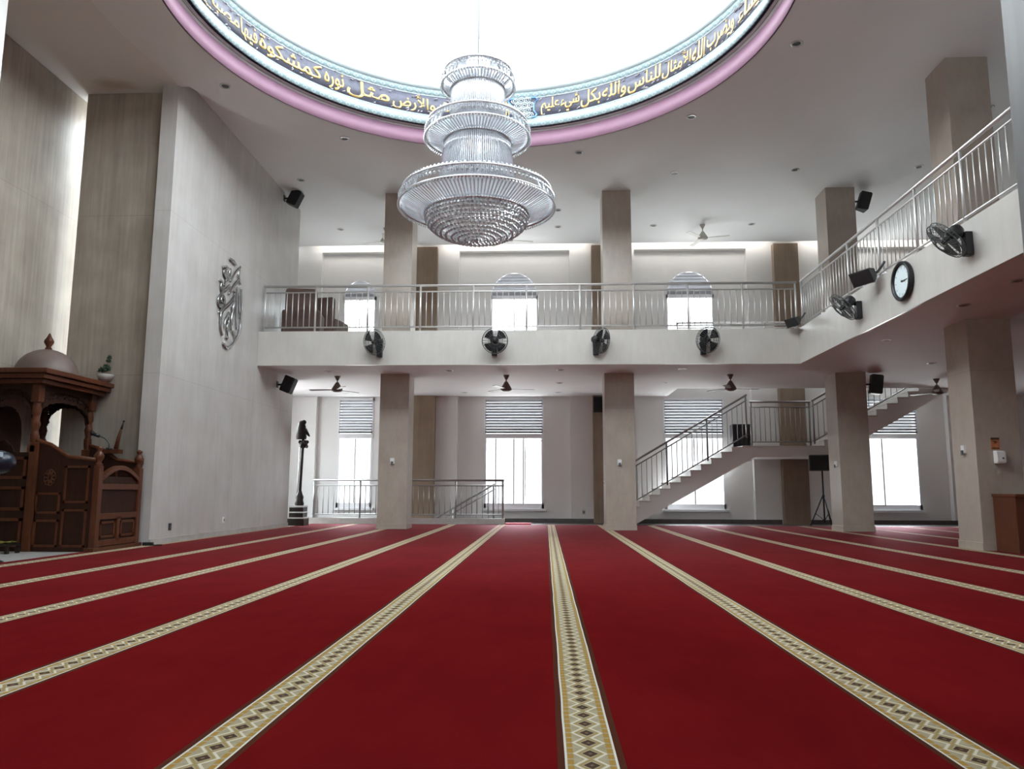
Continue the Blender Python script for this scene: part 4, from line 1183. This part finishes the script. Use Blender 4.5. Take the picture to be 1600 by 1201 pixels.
# ------------------------------------------------------------------ armchairs on the balcony
def armchair(label, loc, rz_, w=.40, h=1.16):
    t = thing('upholstered_armchair', label, 'armchair', loc, rz_, 'brown chairs stored on the balcony')
    MB().box(-w, w, -.35, .35, .12, .46, .05).build('seat', M['brown_cloth'], t)
    MB().box(-w, w, -.42, -.24, .10, h, .06).build('backrest', M['brown_cloth'], t)
    for s_ in (-1, 1): MB().box(s_*w-.07, s_*w+.07, -.38, .34, .10, .66, .05).build('armrest', M['brown_cloth'], t)
    for sx in (-w+.05, w-.05):
        for sy in (-.3, .28): MB().box(sx-.025, sx+.025, sy-.025, sy+.025, 0, .12).build('leg', M['bronze'], t)
    return t
armchair('brown upholstered armchair stored on the balcony against the marble wall', (-5.36, 16.50, ZB+.012), R(8), .34, 1.13)
armchair('brown upholstered armchair on the balcony farther along behind the railing bars', (-5.10, 17.42, ZB+.012), R(-10), .34, 1.16)

# ------------------------------------------------------------------ small fittings
def switch_box(label, loc, rz_, mat='white_plastic', w=.045, h=.06, cat='wall switch'):
    t = thing('wall_switch', label, cat, loc, rz_, 'white wall switches')
    MB().box(-w, w, 0, .035, -h, h, .005).build('plate', M[mat], t)
    MB().box(-w*.6, w*.6, .035, .05, -h-.02, -h*.2, .004).build('rocker', M['darkgrey'] if mat == 'white_plastic' else M['black'], t)
switch_box('small white switch box on the first column from the marble wall', (-3.31, 16.6, 1.46), pi)
switch_box('small white switch box on the column at the stair foot', (1.59, 16.6, 1.44), pi)
switch_box('small white switch box on the side of the column beside the tripod loudspeaker', (COLX[2]-.32, 16.8, 1.42), pi/2)
switch_box('small white switch box on the column carrying the orange notice', (COLX[2]-.32, 11.72, 1.46), pi/2)
def outlet(label, loc, rz_, mat):
    t = thing('wall_outlet', label, 'outlet', loc, rz_)
    MB().box(-.04, .04, 0, .012, -.055, .055, .004).build('plate', M[mat], t)
    MB().box(-.018, .018, .012, .016, -.02, .02).build('socket', M['darkgrey'], t)
outlet('white outlet plate low on the marble wall', (XW, 14.05, .28), -pi/2, 'white_plastic')
outlet('dark outlet low on the marble wall near its corner', (XW, 12.02, .25), -pi/2, 'black')
outlet('small grey outlet low on the far wall beside the dark pilaster', (1.02, 20.7, .27), pi, 'dust')
outlet('white outlet plate half hidden on the edge of the stair-foot column', (1.29, 16.98, 1.0), pi/2, 'white_plastic')
sg = thing('notice_sign', 'small orange notice with dark header on the large column', 'sign', (6.505, 11.42, 1.53), pi)
MB().box(-.06, .06, 0, .008, -.085, .085).build('board', M['orange_sign'], sg)
MB().box(-.06, .06, .008, .010, .055, .085).build('header', M['brown_sign'], sg)
m = MB(); m.tube([(.03, .010, .035), (.0, .010, .03), (-.02, .010, .02)], .008, 6, flat=None).tube([(.0, .010, .03), (.005, .010, .0)], .006, 6); m.build('pictogram', M['brown_sign'], sg)
m = MB(); m.box(-.05, .05, .008, .010, -.075, -.06); m.build('text_marking', M['brown_sign'], sg)
ds = thing('hand_dispenser', 'white hand gel dispenser under the orange notice on the large column', 'dispenser', (6.53, 11.42, 1.33), pi)
m = MB(); m.prism([(0, -.09), (.085, -.09), (.10, -.06), (.09, .085), (0, .10)], 'x', -.065, .065)
bmesh.ops.bevel(m.bm, geom=m.bm.edges[:], offset=.008, segments=2, affect='EDGES'); m.build('body', M['white_plastic'], ds)
MB().lathe([(.001, .104), (.014, .102), (.014, .088)], 12, (-.02, 0, -.015), M4=toY).build('sensor', M['darkgrey'], ds)
cb = thing('wooden_cabinet', 'reddish brown wooden cabinet standing against the large column', 'cabinet', (6.39, 10.82, .008))
MB().box(0, .62, .03, .56, 0, .78, .004).build('carcass', M['cabinet'], cb)
MB().box(-.01, .63, .0, .57, .76, .80, .004).build('top', M['cabinet'], cb)
for x in (.285,):
    d = MB().box(.27, .60, .012, .03, .04, .74, .004).build('door', M['wood_dark'], cb)
    MB().tube([(.31, .0, .50), (.31, -.012, .50), (.40, -.012, .505), (.40, .0, .505)], .007, 6).build('handle', M['steel'], d)

# ------------------------------------------------------------------ pieces of parts go one level deeper
UNDER = {'grille': 'cabinet_body', 'grille_strip': 'cabinet_body', 'wall_plate': 'mounting_arm', 'header': 'board', 'pictogram': 'board',
         'text_marking': 'board', 'sensor': 'body', 'hour_marking': 'dial', 'gate_finial': 'gate_post', 'finial': 'canopy_dome', 'carved_rosette': 'side_wing', 'handrail': 'side_wing',
         'white_edging': 'pedestal_step', 'brace': 'leg'}
def stem_of(o): return o.name.split('.')[0]
def centre(o): return sum((Vector(c) for c in o.bound_box), Vector())/8
bpy.context.view_layer.update()
for root in [o for o in COL.objects if o.parent is None and o.get('label')]:
    kids = list(root.children); used = []
    for k in kids:
        want = UNDER.get(stem_of(k))
        cand = [q for q in kids if stem_of(q) == want and not (want == 'leg' and q in used)] if want else []
        if not cand: continue
        q = min(cand, key=lambda c: (c.matrix_local @ centre(c)-k.matrix_local @ centre(k)).length); used.append(q)
        ml = q.matrix_local.inverted() @ k.matrix_local
        k.parent = q; k.matrix_parent_inverse = Matrix(); k.matrix_local = ml

# ------------------------------------------------------------------ daylight
w = bpy.data.worlds.new('sky'); scene.world = w; w.use_nodes = True
nt = w.node_tree; nt.nodes.clear()
o_ = nt.nodes.new('ShaderNodeOutputWorld'); bg = nt.nodes.new('ShaderNodeBackground')
tc = nt.nodes.new('ShaderNodeTexCoord'); sx = nt.nodes.new('ShaderNodeSeparateXYZ'); nt.links.new(tc.outputs['Generated'], sx.inputs[0])
nbw = NB(nt)
cr = nt.nodes.new('ShaderNodeValToRGB'); el = cr.color_ramp.elements
stops = [(.0, (1.3, 1.3, 1.27)), (.40, (1.2, 1.2, 1.18)), (.455, (.17, .175, .175)), (.555, (.19, .195, .20)), (.61, (1.5, 1.55, 1.58)), (.68, (2.3, 2.42, 2.48)), (1., (2.2, 2.4, 2.55))]
while len(el) < len(stops): el.new(.5)
for e_, (p, c) in zip(el, stops): e_.position = p; e_.color = (c[0]/3, c[1]/3, c[2]/3, 1)
nt.links.new(nbw.m('ADD', nbw.m('MULTIPLY', sx.outputs[2], .5), .5), cr.inputs[0])
nt.links.new(cr.outputs[0], bg.inputs[0]); bg.inputs[1].default_value = 3.0
nt.links.new(bg.outputs[0], o_.inputs[0])

def portal(name, loc, sx_, sy_, direction):
    l = bpy.data.lights.new(name, 'AREA'); l.shape = 'RECTANGLE'; l.size = sx_; l.size_y = sy_
    l.cycles.is_portal = True
    o = bpy.data.objects.new(name, l); COL.objects.link(o); o.location = loc
    o.rotation_euler = Vector(direction).to_track_quat('-Z', 'Y').to_euler()
for c in BAY:
    ww = .9 if c < -4 else 1.5
    portal('daylight_portal', (c, YW+.3, 1.85), ww, 3.0, (0, -1, 0))
    portal('daylight_portal', (c, YW+.3, 5.7), ww*.85, 2.4, (0, -1, 0))
for ax, c, p, z, h, d in PORTALS: portal('daylight_portal', (c, p, z) if ax == 'x' else (p, c, z), 1.55, h, (0, d, 0) if ax == 'x' else (d, 0, 0))
for k in range(12):
    a = 2*pi*(k+.5)/12
    portal('daylight_portal', (CX+4.3*cos(a), CY+4.3*sin(a), 8.96), 2.3, 1.08, (-cos(a), -sin(a), 0))
portal('daylight_portal', (-7.36, 12.55, 3.75), .72, 6.9, (0, -1, 0))

# ------------------------------------------------------------------ camera
cam = bpy.data.cameras.new('camera'); co = bpy.data.objects.new('camera', cam); COL.objects.link(co)
A_, P_, RO = R(2.485279), R(7.867380), R(.2)
fwd = Vector((-sin(A_)*cos(P_), cos(A_)*cos(P_), sin(P_))); rgt = Vector((cos(A_), sin(A_), 0)); upv = rgt.cross(fwd)
r2v = rgt*cos(RO)+upv*sin(RO); u2v = upv*cos(RO)-rgt*sin(RO)
mw = Matrix(((r2v.x, u2v.x, -fwd.x, 0), (r2v.y, u2v.y, -fwd.y, 0), (r2v.z, u2v.z, -fwd.z, .83), (0, 0, 0, 1)))
co.matrix_world = mw
cam.sensor_width = 36; cam.lens = 27.0; cam.clip_end = 200; cam.clip_start = .05
scene.camera = co
scene.view_settings.view_transform = 'Standard'; scene.view_settings.look = 'None'; scene.view_settings.gamma = 1
scene.view_settings.use_curve_mapping = False
scene.view_settings.exposure = 3.28
scene.cycles.max_bounces = 10; scene.cycles.diffuse_bounces = 6; scene.cycles.transparent_max_bounces = 24; scene.cycles.glossy_bounces = 5
scene.cycles.sample_clamp_indirect = 6; scene.cycles.use_denoising = True; scene.cycles.caustics_reflective = False; scene.cycles.caustics_refractive = False
